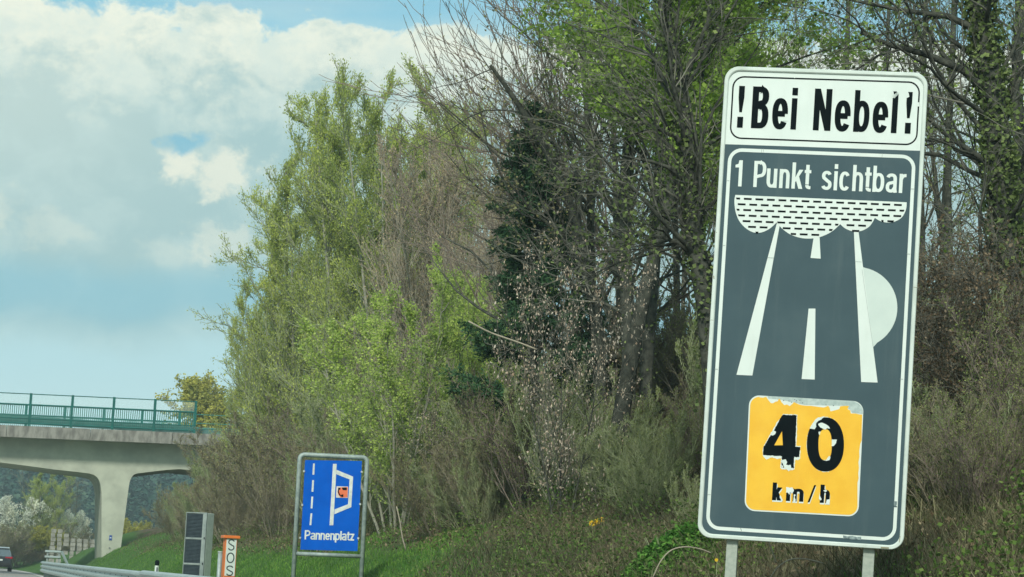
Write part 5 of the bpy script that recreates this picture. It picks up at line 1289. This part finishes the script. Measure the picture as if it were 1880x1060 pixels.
# leafy green herb mound beside the sign, dandelions, arching cane
def herb(px, py, D, rad, hgt, n, label):
    p = at(px, py, D); z0 = float(ground_z(p.x, D)); o = empty('herb_clump', (p.x, D, z0), 0, label, 'plant')
    a = rng.rand(n)*2*pi; r = rad*np.sqrt(rng.rand(n)); x = np.cos(a)*r; y = np.sin(a)*r*.8; zz = hgt*(1-(r/rad)**2)*rng.uniform(.25, 1, n)
    zz = zz+ground_z(p.x+x, D+y)-z0
    c_ = np.stack([x, y, zz], 1); d = norm(rng.normal(size=(n, 3))*np.array([1, 1, .5])); s_ = norm(np.cross(d, rng.normal(size=(n, 3))+np.array([0, 0, 2]))); sz = .06*rng.uniform(.5, 1.4, n)[:, None]
    V = np.stack([c_-d*sz*.5, c_+s_*sz*.4, c_+d*sz*.5, c_-s_*sz*.4], 1).reshape(-1, 3)
    obj_me('leaves', mesh_np('herb_leaves', V, np.arange(4*n).reshape(-1, 4), leafmat('herb_leaf', [(0.05, 0.14, 0.03), (0.11, 0.27, 0.05), (0.19, 0.38, 0.085)], .3), tone=rng.rand(n)), o)
    st_ = MB()
    for k in range(24):
        b_ = rng.rand()*2*pi; rr_ = rad*.6*rng.rand(); st_.tube([(rr_*cos(b_)*.5, rr_*sin(b_)*.5, -.05), (rr_*cos(b_), rr_*sin(b_), hgt*.7)], .004, 3, caps=False)
    st_.build('stalks', tw_green, o)
herb(1235, 1010, 24, .75, .42, 5200, 'fresh green ferny herb mound at the lower left corner of the large sign')
herb(1035, 795, 36, .35, .8, 600, 'small bright green sapling leaves in the thicket left of the trunks')
m_dand = mat('dandelion_yellow', (0.85, 0.58, 0.02), .7, base2=(.8, .5, .02))
def dandelion(px, py, D, label, group, hs=1.0):
    p = at(px, py, D); z0 = float(ground_z(p.x, D)); o = empty('dandelion', (p.x, D, z0), 0, label, 'flower', group)
    top_ = max(.08, min(.6, p.z-z0)); x_ = MB(); x_.tube([(0, 0, -.02), (.01, 0, top_)], .004, 4); x_.build('stem', tw_green, o)
    x_ = MB()
    for k in range(10):
        a = 2*pi*k/10; x_.poly([(0, -.01, top_+.012), (.042*cos(a-.25), -.01, top_+.008+.04*sin(a-.25)), (.048*cos(a), -.012, top_+.008+.045*sin(a)), (.042*cos(a+.25), -.01, top_+.008+.04*sin(a+.25))])
        x_.poly([(0, 0, top_+.014), (.012*cos(a), .012*sin(a)-.004, top_+.022), (.022*cos(a+.3), .022*sin(a+.3)-.004, top_+.018)])
    x_.tube([(0, 0, top_-.015), (0, 0, top_+.01)], [.008, .02], 6); fh = x_.build('flower_head', m_dand, o); fh.scale = (hs, hs, hs); fh.location = (0, 0, top_*(1-hs)); return o
DD = []
for (px, py) in ((1086, 969), (1094, 965), (1091, 973), (1099, 975), (1104, 972), (1087, 976)): DD.append(dandelion(px, py, 31.0, 'yellow dandelion in the cluster on the slope left of the large sign', 'dandelions in the cluster on the slope'))
rank(DD, 'yellow dandelions in the cluster on the slope')
dandelion(1243, 1047, 24, 'single yellow dandelion below the green herb mound', None, .5)
dandelion(1315, 1029, 20, 'single yellow dandelion beside the left post of the large sign', None, .38)
def cane(name, D, pts, r, label, m_=tw_pale):
    q = line(D, pts); o = empty(name, q[0], 0, label, 'plant'); x_ = MB(); L_ = []
    for i in range(len(q)-1):
        for k in range(4):
            s = k/4; L_.append(Vector(q[i])*(1-s)+Vector(q[i+1])*s)
    L_.append(Vector(q[-1])); 
    for _ in range(3): L_ = [L_[0]]+[(L_[i-1]+L_[i]*2+L_[i+1])/4 for i in range(1, len(L_)-1)]+[L_[-1]]
    x_.tube([p-Vector(q[0]) for p in L_], r, 5); x_.build('stem', m_, o, smooth=True)
cane('bramble_cane', 19, [(1198, 1062), (1212, 1030), (1232, 1008), (1262, 1003), (1290, 1009), (1306, 1016)], .006, 'pale bare bramble cane arching over the green herb mound')
cane('bramble_cane', 17.5, [(1412, 1064), (1428, 1040), (1450, 1026), (1480, 1026), (1510, 1034)], .006, 'pale bare bramble cane arching between the posts of the large sign')
cane('bramble_cane', 17, [(1425, 1034), (1419, 1015), (1412, 995), (1404, 975)], .006, 'short straight dry stalk right of the left post of the large sign')
cane('bramble_cane', 30, [(745, 1010), (738, 985), (735, 960), (728, 930)], .010, 'pale upright dry stalk in the thicket right of the blue sign')
cane('fallen_branch', 33, [(860, 590), (900, 612), (950, 628), (985, 642)], .014, 'pale bare branch slanting across the thicket below the spruce')

# ------------------------------------------------------------------ air
hz = MB(); hz.box(-520, 520, -70, 1070, -12, 75)
hm = bpy.data.materials.new('haze_air'); hm.use_nodes = True; t = NT(hm.node_tree); t.n.clear()
ho = t.node('ShaderNodeOutputMaterial'); pv = t.node('ShaderNodeVolumePrincipled'); pv.inputs['Color'].default_value = (0.72, 0.95, 1.0, 1); pv.inputs['Density'].default_value = 0.00055; pv.inputs['Anisotropy'].default_value = 0.0
t.l.new(pv.outputs[0], ho.inputs['Volume'])
tag(hz.build('haze', hm), 'faint blue haze of the air over the valley', 'haze', kind='stuff')
